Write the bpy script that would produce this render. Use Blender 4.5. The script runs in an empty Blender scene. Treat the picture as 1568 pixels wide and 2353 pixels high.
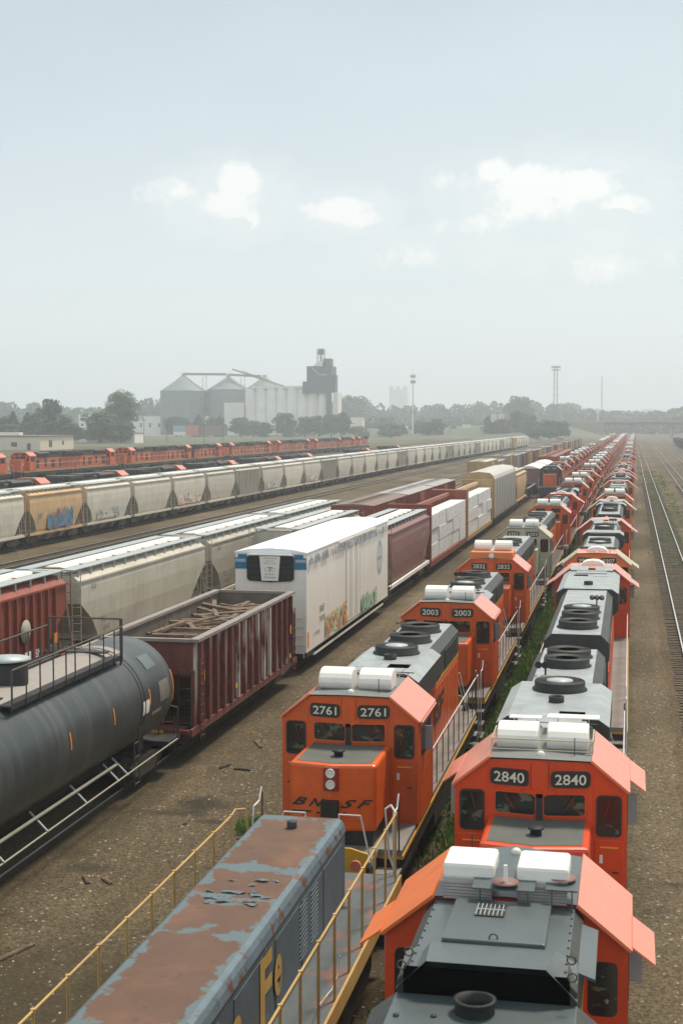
import bpy, bmesh, math, random
from mathutils import Vector, Matrix
sc = bpy.context.scene
R = math.radians
# ---------------------------------------------------------------- camera
F_PX, W_PX = 3267.0, 1568.0
cam_d = bpy.data.cameras.new('camera'); cam = bpy.data.objects.new('camera', cam_d)
sc.collection.objects.link(cam); sc.camera = cam
cam_d.sensor_fit = 'HORIZONTAL'; cam_d.sensor_width = 24.0; cam_d.lens = 24.0 * F_PX / W_PX
cam.location = (0, 0, 10.6)
cam.rotation_euler = (R(90 - 3.5556), 0, R(11.4502))
cam_d.clip_start = 0.3; cam_d.clip_end = 9000
cam_d.dof.use_dof = True; cam_d.dof.focus_distance = 95; cam_d.dof.aperture_fstop = 4.0
# ---------------------------------------------------------------- light
SUN_EL, SUN_AZ = 60, 28
sun_d = bpy.data.lights.new('sun', 'SUN'); sun = bpy.data.objects.new('sun', sun_d)
sc.collection.objects.link(sun)
sun_d.energy = 3.4; sun_d.angle = R(10); sun_d.color = (1, .91, .79)
sun.rotation_euler = (-R(90 - SUN_EL), 0, -R(SUN_AZ))
sc.view_settings.view_transform = 'Standard'; sc.view_settings.look = 'None'
sc.view_settings.gamma = 1; sc.view_settings.exposure = 0.18; sc.view_settings.use_curve_mapping = False
sc.cycles.use_denoising = True; sc.cycles.max_bounces = 6; sc.cycles.volume_bounces = 3
sc.cycles.transparent_max_bounces = 8; sc.cycles.diffuse_bounces = 3; sc.cycles.glossy_bounces = 3
sc.cycles.sample_clamp_indirect = 6
# ---------------------------------------------------------------- sky
world = bpy.data.worlds.new("World"); sc.world = world; world.use_nodes = True
def build_sky():
    nt = world.node_tree; N = nt.nodes; L = nt.links; N.clear()
    def M(op, a, b=None, c=None, clamp=False):
        n = N.new('ShaderNodeMath'); n.operation = op; n.use_clamp = clamp
        for i, v in enumerate((a, b, c)):
            if v is None: continue
            if isinstance(v, (int, float)): n.inputs[i].default_value = v
            else: L.new(v, n.inputs[i])
        return n.outputs[0]
    out = N.new('ShaderNodeOutputWorld'); bg = N.new('ShaderNodeBackground'); L.new(bg.outputs[0], out.inputs[0])
    tc = N.new('ShaderNodeTexCoord'); sep = N.new('ShaderNodeSeparateXYZ'); L.new(tc.outputs['Generated'], sep.inputs[0])
    X, Y, Z = sep.outputs
    sky = N.new('ShaderNodeTexSky'); sky.sky_type = 'NISHITA'; sky.sun_disc = False
    sky.sun_elevation = R(SUN_EL); sky.sun_rotation = R(SUN_AZ); sky.dust_density = 4; sky.air_density = 1.0; sky.altitude = 200
    sm = N.new('ShaderNodeMix'); sm.data_type = 'RGBA'; sm.blend_type = 'MULTIPLY'; sm.inputs[0].default_value = 1
    L.new(sky.outputs[0], sm.inputs[6]); sm.inputs[7].default_value = (.028, .030, .026, 1)
    # high milky veil
    zr = N.new('ShaderNodeValToRGB'); L.new(Z, zr.inputs[0]); e = zr.color_ramp.elements
    e[0].position = 0; e[0].color = (.79, .84, .88, 1); e[1].position = 1; e[1].color = (.40, .46, .485, 1)
    for p, c in ((.10, (.69, .755, .80, 1)), (.2, (.575, .65, .69, 1)), (.34, (.44, .51, .54, 1))):
        k = e.new(p); k.color = c
    no = N.new('ShaderNodeTexNoise'); no.inputs['Scale'].default_value = 2.6; no.inputs['Detail'].default_value = 5
    mp = N.new('ShaderNodeMapping'); mp.inputs['Scale'].default_value = (1, 1, 2.6); L.new(tc.outputs['Generated'], mp.inputs[0]); L.new(mp.outputs[0], no.inputs[0])
    veil = N.new('ShaderNodeMix'); veil.data_type = 'RGBA'; veil.inputs[7].default_value = (.76, .81, .84, 1)
    L.new(zr.outputs[0], veil.inputs[6]); L.new(M('MULTIPLY', M('SUBTRACT', no.outputs[0], .42, clamp=True), .9, clamp=True), veil.inputs[0])
    # cumulus heads, placed by direction
    yy = M('MAXIMUM', Y, .05); U = M('DIVIDE', X, yy); V = M('DIVIDE', Z, yy)
    n2 = N.new('ShaderNodeTexNoise'); n2.inputs['Scale'].default_value = 44; n2.inputs['Detail'].default_value = 10; n2.inputs['Roughness'].default_value = .66
    L.new(tc.outputs['Generated'], n2.inputs[0])
    def blobs(bl):
        acc = None
        for u, v, ru, rv, s in bl:
            d = M('ADD', M('POWER', M('ABSOLUTE', M('DIVIDE', M('SUBTRACT', U, u), ru)), 2), M('POWER', M('ABSOLUTE', M('DIVIDE', M('SUBTRACT', V, v), rv)), 2))
            q = M('MULTIPLY', M('SUBTRACT', 1, d), s); q = M('MAXIMUM', q, -1)
            acc = q if acc is None else M('MAXIMUM', acc, q)
        return acc
    heads = blobs([(-.278, .172, .020, .017, 1.1), (-.285, .158, .026, .014, 1.0), (-.268, .150, .008, .012, .8), (-.325, .168, .026, .010, .35),
                   (-.205, .152, .028, .011, .8), (-.19, .146, .018, .008, .6),
                   (-.093, .175, .016, .010, .9), (-.070, .165, .030, .017, 1.1), (-.035, .163, .034, .013, .95), (-.006, .150, .020, .010, .8), (-.07, .150, .03, .014, .6),
                   (-.118, .169, .018, .007, .35), (-.10, .139, .05, .006, .2), (-.152, .118, .02, .006, .15), (-.02, .112, .03, .012, .2)])
    cuts = blobs([(-.300, .1395, .030, .0075, 1), (-.278, .1425, .010, .006, 1), (-.022, .131, .028, .0165, 1), (-.010, .140, .012, .008, 1)])
    d1 = M('ADD', heads, M('MULTIPLY', M('SUBTRACT', n2.outputs[0], .5), 2.7))
    cm = M('MULTIPLY_ADD', d1, 1.35, .18, clamp=True)
    d2 = M('ADD', cuts, M('MULTIPLY', M('SUBTRACT', n2.outputs[0], .5), 2.6))
    cut = M('MULTIPLY_ADD', d2, 7, -.6, clamp=True)
    halo = blobs([(u, v, ru * 1.75, rv * 1.8, s) for u, v, ru, rv, s in ((-.285, .163, .042, .022, 1), (-.20, .150, .032, .014, 1), (-.055, .160, .062, .022, 1), (-.05, .125, .07, .016, .7), (-.13, .125, .05, .012, .5))])
    halo = M('MULTIPLY', M('ADD', halo, M('MULTIPLY', M('SUBTRACT', n2.outputs[0], .5), 1.6), clamp=True), .38, clamp=True)
    cm = M('MAXIMUM', M('MULTIPLY', cm, M('SUBTRACT', 1, cut)), halo)
    front = M('GREATER_THAN', Y, .3)
    cm = M('MULTIPLY', M('MULTIPLY', cm, front), .88)
    shade = M('MULTIPLY', M('MULTIPLY', cut, front), .0)
    low = N.new('ShaderNodeMix'); low.data_type = 'RGBA'; low.inputs[7].default_value = (.46, .54, .56, 1); L.new(shade, low.inputs[0]); L.new(veil.outputs[2], low.inputs[6])
    mix = N.new('ShaderNodeMix'); mix.data_type = 'RGBA'; L.new(cm, mix.inputs[0]); L.new(low.outputs[2], mix.inputs[6]); mix.inputs[7].default_value = (.95, .93, .90, 1)
    ad = N.new('ShaderNodeMix'); ad.data_type = 'RGBA'; ad.blend_type = 'ADD'; ad.inputs[0].default_value = 1
    mu = N.new('ShaderNodeMix'); mu.data_type = 'RGBA'; mu.blend_type = 'MULTIPLY'; mu.inputs[0].default_value = 1; mu.inputs[7].default_value = (.93, .93, .93, 1)
    back = M('MULTIPLY_ADD', M('MULTIPLY', Y, -1.6, clamp=True), .36, .83); cbk = N.new('ShaderNodeCombineColor')  # sky brighter behind the camera, an added fill for camera-facing sides
    for i in range(3): L.new(back, cbk.inputs[i])
    L.new(cbk.outputs[0], mu.inputs[7]); L.new(mix.outputs[2], mu.inputs[6]); L.new(mu.outputs[2], ad.inputs[6]); L.new(sm.outputs[2], ad.inputs[7])
    L.new(ad.outputs[2], bg.inputs[0]); bg.inputs[1].default_value = 1.0
build_sky()

# ---------------------------------------------------------------- materials
MATS = {}
def mat(name, col, rough=.6, metal=0, var=.15, scale=2.0, dirt=None, damt=.35, streak=0, bump=0, bscale=40, coat=0, det=6, spec=.5, rnd=0, patch=None):
    if name in MATS: return MATS[name]
    m = bpy.data.materials.new(name); m.use_nodes = True; nt = m.node_tree; N = nt.nodes; L = nt.links
    b = N['Principled BSDF']; b.inputs['Roughness'].default_value = rough; b.inputs['Metallic'].default_value = metal
    b.inputs['Specular IOR Level'].default_value = spec
    if coat: b.inputs['Coat Weight'].default_value = coat; b.inputs['Coat Roughness'].default_value = .25
    tc = N.new('ShaderNodeTexCoord'); oi = N.new('ShaderNodeObjectInfo')
    va = N.new('ShaderNodeVectorMath'); va.operation = 'ADD'
    vs = N.new('ShaderNodeVectorMath'); vs.operation = 'SCALE'; vs.inputs[3].default_value = 40
    cb = N.new('ShaderNodeCombineXYZ'); L.new(oi.outputs['Random'], cb.inputs[0]); L.new(oi.outputs['Random'], cb.inputs[2])
    L.new(cb.outputs[0], vs.inputs[0]); L.new(tc.outputs['Object'], va.inputs[0]); L.new(vs.outputs[0], va.inputs[1]); P = va.outputs[0]
    def noise(s, d=det, sc3=None, r=.6):
        n = N.new('ShaderNodeTexNoise'); n.inputs['Scale'].default_value = s; n.inputs['Detail'].default_value = d; n.inputs['Roughness'].default_value = r
        if sc3:
            mp = N.new('ShaderNodeMapping'); mp.inputs['Scale'].default_value = sc3; L.new(P, mp.inputs[0]); L.new(mp.outputs[0], n.inputs[0])
        else: L.new(P, n.inputs[0])
        return n.outputs[0]
    def ramp(src, p0, p1):
        r = N.new('ShaderNodeMapRange'); r.inputs[1].default_value = p0; r.inputs[2].default_value = p1; L.new(src, r.inputs[0]); return r.outputs[0]
    def mixc(fac, a, c):
        x = N.new('ShaderNodeMix'); x.data_type = 'RGBA'
        if isinstance(fac, float): x.inputs[0].default_value = fac
        else: L.new(fac, x.inputs[0])
        for i, v in ((6, a), (7, c)):
            if isinstance(v, tuple): x.inputs[i].default_value = (*v, 1)
            else: L.new(v, x.inputs[i])
        return x.outputs[2]
    lo = tuple(max(0, c * (1 - var)) for c in col); hi = tuple(min(1, c * (1 + var)) for c in col)
    c = mixc(ramp(noise(scale), .3, .7), lo, hi)
    if patch:
        for pc, ps, p0, p1, s3 in patch:
            c = mixc(ramp(noise(ps, 8, s3), p0, p1), c, pc)
    if streak:
        d = dirt or tuple(x * .4 for x in col)
        f = ramp(noise(1.6, 5, (3.2, 3.2, .22)), .5, .8)
        mm = N.new('ShaderNodeMath'); mm.operation = 'MULTIPLY'; mm.inputs[1].default_value = streak; L.new(f, mm.inputs[0])
        c = mixc(mm.outputs[0], c, d)
    if dirt:
        f = ramp(noise(scale * .45, 8, r=.7), .48, .78)
        mm = N.new('ShaderNodeMath'); mm.operation = 'MULTIPLY'; mm.inputs[1].default_value = damt; L.new(f, mm.inputs[0])
        c = mixc(mm.outputs[0], c, dirt)
    if rnd:
        hs = N.new('ShaderNodeHueSaturation'); L.new(c, hs.inputs['Color'])
        mr = N.new('ShaderNodeMapRange'); mr.inputs[3].default_value = 1 - rnd; mr.inputs[4].default_value = 1 + rnd; L.new(oi.outputs['Random'], mr.inputs[0]); L.new(mr.outputs[0], hs.inputs['Value'])
        c = hs.outputs[0]
    L.new(c, b.inputs['Base Color'])
    rr = N.new('ShaderNodeMapRange'); rr.inputs[3].default_value = max(.04, rough - .1); rr.inputs[4].default_value = min(1, rough + .14); L.new(noise(scale * 2.3, 4), rr.inputs[0]); L.new(rr.outputs[0], b.inputs['Roughness'])
    if bump:
        bn = N.new('ShaderNodeBump'); bn.inputs['Strength'].default_value = bump; bn.inputs['Distance'].default_value = .02; L.new(noise(bscale, 3), bn.inputs['Height']); L.new(bn.outputs[0], b.inputs['Normal'])
    MATS[name] = m; return m
DU = (.16, .12, .08)
m_org = mat('orange_paint', (.68, .100, .004), .42, var=.10, dirt=(.30, .085, .025), damt=.5, streak=.35, coat=.25, patch=[((.12, .06, .03), 3.4, .64, .86, (1, 1, .6))], rnd=.05)
m_org2 = mat('red_orange_paint', (.68, .060, .004), .42, var=.10, dirt=(.30, .05, .02), damt=.45, streak=.35, coat=.25, patch=[((.12, .05, .025), 3.4, .64, .86, (1, 1, .6))], rnd=.05)
m_orgd = mat('haze_muted_orange', (.60, .12, .035), .55, var=.2, dirt=(.2, .08, .04), damt=.6, streak=.4, scale=.6)  # orange muted in colour to paint in distance haze, plus real dirt streaks
m_org3 = mat('faded_orange_paint', (.74, .20, .05), .55, var=.08, dirt=(.42, .2, .09), damt=.5, streak=.3)
m_pink = mat('orange_sunshade_paint', (.80, .20, .09), .3, var=.06, dirt=(.6, .25, .15), damt=.4, coat=.8)  # pinker than the cab orange: sky sheen put into the colour
m_hgr = mat('hood_roof_grey', (.32, .345, .34), .45, var=.2, dirt=(.16, .15, .13), damt=.45, scale=1.6, coat=.2)
m_hgr2 = mat('bluish_roof_grey', (.078, .098, .102), .38, var=.08, dirt=(.13, .13, .11), damt=.35, scale=1.3, coat=.15)
m_croof = mat('cab_roof_grey', (.17, .18, .17), .55, var=.12, dirt=(.1, .09, .07), damt=.3)
m_nose = mat('nose_top_grey', (.105, .108, .092), .8, var=.12)
m_blk = mat('black_steel', (.022, .022, .02), .6, var=.3, dirt=(.09, .07, .05), damt=.5)
m_fan = mat('fan_black', (.018, .02, .018), .6, var=.2, spec=.4)
m_fanc = mat('fan_hub_grey', (.42, .46, .45), .4, var=.05)
m_dgr = mat('dark_green_black', (.03, .036, .03), .5, var=.2, dirt=(.1, .08, .06), damt=.4, streak=.3)
m_yel = mat('yellow_stripe', (.62, .33, .02), .55, var=.1, dirt=DU, damt=.4)
m_glass = mat('cab_glass', (.018, .022, .016), .08, var=.5, scale=1.4, spec=.8, patch=[((.10, .12, .08), 2.2, .56, .60, (1, 1, 2)), ((.24, .26, .22), 3.1, .66, .69, None)])  # pale greenish patches paint reflections into the glass colour
m_cream = mat('ac_white', (.80, .77, .70), .55, var=.05, dirt=(.55, .48, .38), damt=.35)
m_num = mat('number_cream', (.70, .66, .50), .6, var=.03)
m_rail = mat('handrail_pale', (.62, .60, .55), .5, var=.1)
m_dkr = mat('handrail_dark', (.07, .06, .05), .6)
m_deck = mat('walkway_grey', (.20, .19, .17), .85, var=.15, dirt=(.2, .1, .06), damt=.4, scale=1)
m_truck = mat('truck_steel', (.045, .038, .03), .8, var=.3, dirt=(.13, .09, .06), damt=.6)
m_lamp = mat('headlight_glass', (.75, .72, .62), .2, var=.1, scale=20)
m_red = mat('dark_red_panel', (.25, .02, .01), .5)
m_grnp = mat('faded_green_paint', (.10, .22, .12), .6, var=.2, dirt=(.2, .17, .1), damt=.6, streak=.5)
m_crm = mat('faded_cream_paint', (.50, .45, .32), .6, var=.12, dirt=(.25, .2, .13), damt=.5, streak=.4)
m_hop = mat('hopper_grey', (.53, .48, .395), .6, var=.08, dirt=(.24, .19, .13), damt=.4, streak=.42, scale=.8, rnd=.12)
m_hop2 = mat('hopper_pale', (.64, .585, .49), .6, var=.08, dirt=(.30, .25, .18), damt=.35, streak=.4, scale=.8, rnd=.14)
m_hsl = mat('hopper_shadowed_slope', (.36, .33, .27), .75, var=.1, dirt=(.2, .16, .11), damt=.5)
m_tan = mat('hopper_tan', (.60, .40, .21), .6, var=.1, dirt=(.32, .2, .1), damt=.45, streak=.5, scale=.8)
m_walk = mat('galvanised_walkway', (.40, .44, .43), .5, var=.12, metal=.2)
m_hatch = mat('hatch_white', (.86, .83, .76), .5, var=.1, dirt=(.4, .35, .28), damt=.3)
m_rust = mat('brown_rust_line', (.20, .09, .05), .8)
m_redh = mat('red_oxide_paint', (.27, .062, .036), .6, var=.15, dirt=(.14, .06, .04), damt=.5, streak=.35)
m_redh2 = mat('rose_brown_paint', (.26, .125, .105), .55, var=.12, dirt=(.16, .09, .07), damt=.5, streak=.3)
m_gon = mat('gondola_maroon', (.17, .05, .035), .7, var=.3, dirt=(.07, .035, .025), damt=.6, streak=.6)
m_gone = mat('gondola_streaked', (.19, .055, .04), .7, var=.25, dirt=(.07, .035, .025), damt=.5, streak=.5, patch=[((.56, .51, .43), 1.0, .53, .60, (1, 1.3, .25))])
m_gin = mat('gondola_inside', (.16, .125, .10), .85, var=.25, dirt=(.08, .05, .04), damt=.6)
m_rim = mat('worn_rim_steel', (.27, .225, .20), .5, var=.15)
m_wood = mat('old_tie_wood', (.17, .115, .075), .9, var=.4, scale=3, bump=.4)
m_tank = mat('tank_black', (.036, .045, .047), .42, var=.12, dirt=(.16, .14, .12), damt=.25, scale=.7, spec=.6, patch=[((.115, .115, .10), 1.3, .52, .80, (.12, 1.9, .12))])
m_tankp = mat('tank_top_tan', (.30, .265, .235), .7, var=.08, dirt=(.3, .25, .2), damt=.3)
m_wht = mat('reefer_white', (.84, .79, .71), .5, var=.03, dirt=(.5, .42, .33), damt=.25, streak=.2, scale=.7)
m_roofw = mat('reefer_roof_white', (.86, .87, .88), .45, var=.02)
m_blu = mat('reefer_blue', (.012, .16, .26), .5, var=.08)
m_tarp = mat('lumber_wrap', (.72, .71, .68), .7, var=.06, dirt=(.42, .38, .32), damt=.4, streak=.35, bump=.5, bscale=3)
m_print = mat('print_dark', (.12, .11, .11), .8)
m_pgrey = mat('print_grey_blue', (.33, .40, .45), .8)
m_auto = mat('autorack_tan', (.50, .34, .16), .6, var=.1, dirt=(.25, .15, .08), damt=.4, streak=.4)
m_autp = mat('autorack_panel', (.37, .345, .32), .6, var=.1, dirt=(.25, .22, .18), damt=.4, streak=.3)
m_grail = mat('rail_steel', (.62, .62, .60), .32, metal=.5, var=.1)
m_tie = mat('tie_wood', (.12, .09, .06), .95, var=.35, scale=5)
m_or = mat('reflector_orange', (.85, .28, .03), .4)
m_ylw = mat('reflector_yellow', (.85, .52, .04), .4)
m_steelb = mat('silo_steel', (.20, .235, .235), .7, var=.06, scale=.1, metal=0)
m_conc = mat('silo_concrete', (.86, .80, .72), .85, var=.07, scale=.08, dirt=(.4, .35, .28), damt=.4, streak=.0)
m_head = mat('headhouse_grey', (.085, .11, .115), .7, var=.1, scale=.1)
m_bldg = mat('tan_metal_wall', (.72, .62, .48), .7, var=.05)
m_bwh = mat('white_wall', (.85, .82, .75), .8, var=.05)
m_roofd = mat('flat_roof_brown', (.22, .16, .13), .85, var=.1)
m_win = mat('dark_window', (.05, .06, .07), .2)
m_steel = mat('lattice_steel', (.33, .28, .25), .6, metal=.2)
m_brd = mat('bridge_concrete', (.38, .31, .25), .85, var=.12, scale=.2)
m_brg = mat('bridge_girder', (.10, .13, .12), .7)
m_bark = mat('bark', (.07, .055, .04), .9, var=.3)
m_slr = mat('rusty_roof', (.118, .060, .035), .75, var=.14, scale=1.1, dirt=(.12, .06, .045), damt=.4,
            patch=[((.09, .045, .032), 5, .60, .68, None), ((.19, .085, .045), .9, .5, .7, None)])
def slug_roof():
    m = m_slr; nt = m.node_tree; N = nt.nodes; L = nt.links; b = N['Principled BSDF']; src = b.inputs['Base Color'].links[0].from_socket
    tc = N.new('ShaderNodeTexCoord'); sx = N.new('ShaderNodeSeparateXYZ'); L.new(tc.outputs['Object'], sx.inputs[0])
    def ma(op, a, c=None, clamp=False):
        q = N.new('ShaderNodeMath'); q.operation = op; q.use_clamp = clamp
        for i, v in enumerate((a, c)):
            if v is None: continue
            if isinstance(v, (int, float)): q.inputs[i].default_value = v
            else: L.new(v, q.inputs[i])
        return q.outputs[0]
    n = N.new('ShaderNodeTexNoise'); n.inputs['Scale'].default_value = 2.2; n.inputs['Detail'].default_value = 9; n.inputs['Roughness'].default_value = .68; L.new(tc.outputs['Object'], n.inputs[0])
    nn = ma('MULTIPLY', ma('SUBTRACT', n.outputs[0], .5), .95)
    edge = ma('SUBTRACT', ma('ABSOLUTE', sx.outputs[0]), .60)
    acc = ma('ADD', edge, nn)
    for yc, w in ((-9.9, .85), (-4.55, .16), (-3.1, .28), (-.15, .12), (-6.05, .20)):
        band = ma('MULTIPLY', ma('SUBTRACT', w, ma('ABSOLUTE', ma('SUBTRACT', sx.outputs[1], yc))), .55); band = ma('MINIMUM', band, .14); acc = ma('MAXIMUM', acc, ma('ADD', band, ma('MULTIPLY', nn, 1.1)))
    f = ma('MULTIPLY', acc, 22, True)
    x = N.new('ShaderNodeMix'); x.data_type = 'RGBA'; L.new(f, x.inputs[0]); L.new(src, x.inputs[6]); x.inputs[7].default_value = (.105, .145, .155, 1); L.new(x.outputs[2], b.inputs['Base Color'])
slug_roof()
m_slb = mat('faded_blue_paint', (.080, .115, .135), .5, var=.15, scale=2.5, dirt=(.12, .085, .07), damt=.3, streak=.2,
            patch=[((.24, .19, .15), 1.7, .635, .66, None), ((.06, .05, .045), 2.6, .68, .70, None), ((.15, .05, .03), 4.5, .74, .76, None)])
m_slbt = mat('peeling_blue_edge', (.10, .145, .17), .42, var=.2, scale=3, patch=[((.12, .06, .04), 2.6, .57, .60, None), ((.05, .05, .045), 4, .64, .67, None)])
m_syel = mat('hood_letter_yellow', (.48, .31, .07), .6, var=.15, patch=[((.13, .16, .17), 3.2, .62, .65, None)])
m_syr = mat('rail_yellow', (.50, .31, .10), .5, var=.12, dirt=(.35, .16, .05), damt=.5)
m_sdeck = mat('peeling_deck', (.095, .108, .11), .7, var=.15, patch=[((.20, .10, .07), 1.4, .55, .6, None)])
m_car = {k: mat('car_paint_' + k, c, .3, var=.03, coat=.5) for k, c in (('white', (.8, .8, .8)), ('silver', (.45, .48, .5)), ('blue', (.08, .16, .25)), ('red', (.35, .04, .03)), ('dark', (.03, .03, .035)))}
m_g1 = mat('graffiti_orange', (.72, .36, .14), .6, var=.1); m_g2 = mat('graffiti_green', (.33, .52, .38), .6, var=.1)
m_g3 = mat('graffiti_blue', (.12, .22, .33), .6, var=.2); m_g4 = mat('graffiti_red', (.55, .16, .10), .6, var=.1); m_g5 = mat('graffiti_pale_yellow', (.62, .60, .40), .6, var=.1)

def foliage(name, c, em=0):
    m = mat(name, c, .75, var=.35, scale=.35, rnd=.12)
    return m
m_leaf = [foliage('foliage_green', (.050, .125, .048)), foliage('foliage_dark', (.034, .092, .042)), foliage('foliage_olive', (.090, .145, .055))]

def ground_mat(name='gravel_ground', k=1.0, tint=(1, 1, 1)):
    m = bpy.data.materials.new(name); m.use_nodes = True; nt = m.node_tree; N = nt.nodes; L = nt.links
    b = N['Principled BSDF']; b.inputs['Roughness'].default_value = .95; b.inputs['Specular IOR Level'].default_value = .2
    tc = N.new('ShaderNodeTexCoord'); P = tc.outputs['Object']
    def noise(s, d, sc3=(1, 1, 1), r=.6):
        n = N.new('ShaderNodeTexNoise'); n.inputs['Scale'].default_value = s; n.inputs['Detail'].default_value = d; n.inputs['Roughness'].default_value = r
        mp = N.new('ShaderNodeMapping'); mp.inputs['Scale'].default_value = sc3; L.new(P, mp.inputs[0]); L.new(mp.outputs[0], n.inputs[0]); return n.outputs[0]
    def rmp(s, a, c):
        r = N.new('ShaderNodeMapRange'); r.inputs[1].default_value = a; r.inputs[2].default_value = c; L.new(s, r.inputs[0]); return r.outputs[0]
    def mx(f, a, c, bt='MIX'):
        x = N.new('ShaderNodeMix'); x.data_type = 'RGBA'; x.blend_type = bt
        if isinstance(f, float): x.inputs[0].default_value = f
        else: L.new(f, x.inputs[0])
        for i, v in ((6, a), (7, c)):
            if isinstance(v, tuple): x.inputs[i].default_value = (*v, 1)
            else: L.new(v, x.inputs[i])
        return x.outputs[2]
    base = mx(rmp(noise(.12, 5, (1, .35, 1)), .35, .65), (.112, .087, .050), (.190, .150, .098))
    base = mx(rmp(noise(.7, 6), .55, .8), base, (.085, .072, .05))
    base = mx(rmp(noise(1.0, 5, (1, .05, 1), .7), .5, .75), base, mx(1.0, base, (1.30, 1.24, 1.18), 'MULTIPLY'))
    # stones: voronoi cells with random brightness
    vo = N.new('ShaderNodeTexVoronoi'); vo.inputs['Scale'].default_value = 17; L.new(P, vo.inputs[0])
    sp = N.new('ShaderNodeSeparateColor'); L.new(vo.outputs['Color'], sp.inputs[0])
    st = mx(rmp(sp.outputs[0], 0, 1), (.55, .55, .55), (1.42, 1.38, 1.32)); base = mx(1.0, base, st, 'MULTIPLY')
    vo2 = N.new('ShaderNodeTexVoronoi'); vo2.inputs['Scale'].default_value = 9; L.new(P, vo2.inputs[0])
    sp2 = N.new('ShaderNodeSeparateColor'); L.new(vo2.outputs['Color'], sp2.inputs[0])
    f = N.new('ShaderNodeMath'); f.operation = 'MULTIPLY'; L.new(rmp(sp2.outputs[1], .90, .97), f.inputs[0]); L.new(rmp(vo2.outputs['Distance'], .42, .25), f.inputs[1])
    base = mx(f.outputs[0], base, (.50, .44, .36))
    gn = noise(.16, 6, (1, .3, 1), .7)
    gm = N.new('ShaderNodeMath'); gm.operation = 'MULTIPLY'; gm.inputs[1].default_value = .3; L.new(rmp(gn, .58, .72), gm.inputs[0])
    base = mx(gm.outputs[0], base, (.085, .095, .045))
    if k < 1 or True:
        dk = rmp(noise(.055, 4, (1, .6, 1)), .42, .62); base = mx(dk, mx(1.0, base, (.62, .60, .56), 'MULTIPLY'), base)
    sx = N.new('ShaderNodeSeparateXYZ'); L.new(P, sx.inputs[0]); sn = noise(.9, 6, (1, .6, 1), .65)
    def ma(op, a, c):
        q = N.new('ShaderNodeMath'); q.operation = op
        for i, v in enumerate((a, c)):
            if isinstance(v, (int, float)): q.inputs[i].default_value = v
            else: L.new(v, q.inputs[i])
        return q.outputs[0]
    for cx, cy, rx, ry in ((-11.6, 37.5, 1.1, 1.0), (-12.2, 36.5, 1.5, .4), (-10.8, 35.9, .7, .3), (-10.2, 44.0, .5, .5), (1.2, 33.0, .5, .35), (-12.6, 31.5, .8, .5), (-9.4, 52.0, .6, .9)):
        d = ma('ADD', ma('POWER', ma('ABSOLUTE', ma('DIVIDE', ma('SUBTRACT', sx.outputs[0], cx), rx), 0), 2), ma('POWER', ma('ABSOLUTE', ma('DIVIDE', ma('SUBTRACT', sx.outputs[1], cy), ry), 0), 2))
        f2 = ma('ADD', ma('MULTIPLY', d, -1), ma('MULTIPLY', sn, 2.6)); base = mx(ma('MULTIPLY', rmp(f2, .35, 1.5), .82), base, (.030, .026, .018))
    wn = ma('MULTIPLY', ma('SUBTRACT', noise(.8, 7, (1, .7, 1), .7), .5), 2.6)  # oily soil along tracks; both near zones put lens vignetting into the ground colour
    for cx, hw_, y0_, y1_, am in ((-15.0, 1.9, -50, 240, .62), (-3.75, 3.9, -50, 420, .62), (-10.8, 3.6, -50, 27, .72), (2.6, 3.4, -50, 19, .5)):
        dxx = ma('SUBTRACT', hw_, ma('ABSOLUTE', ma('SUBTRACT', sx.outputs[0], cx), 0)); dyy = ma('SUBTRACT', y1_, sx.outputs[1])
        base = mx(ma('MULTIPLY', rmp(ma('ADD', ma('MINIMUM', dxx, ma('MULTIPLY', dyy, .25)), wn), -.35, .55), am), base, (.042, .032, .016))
    base = mx(1.0, base, (k * tint[0], k * tint[1], k * tint[2]), 'MULTIPLY')
    L.new(base, b.inputs['Base Color'])
    bp = N.new('ShaderNodeBump'); bp.inputs['Strength'].default_value = .6; bp.inputs['Distance'].default_value = .03; L.new(vo.outputs['Distance'], bp.inputs['Height']); L.new(bp.outputs[0], b.inputs['Normal'])
    return m
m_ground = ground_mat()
m_ground2 = ground_mat('dark_gravel', .5, (1, .96, .88)); m_ground3 = ground_mat('track_ballast', .85, (1, .97, .93))
def simple_ground(name, a, b_, s=.3):
    return mat(name, a, .95, var=.2, scale=s, dirt=b_, damt=.7, spec=.2)
m_ballast = simple_ground('ballast', (.17, .14, .11), (.10, .085, .065), 4)
m_grassf = simple_ground('field_grass', (.10, .112, .06), (.21, .175, .125), .035)
m_road = mat('road_asphalt', (.30, .27, .23), .9, var=.1, scale=.1)
m_oil = mat('oil_stained_gravel', (.035, .03, .024), .7, var=.3, scale=4)

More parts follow.
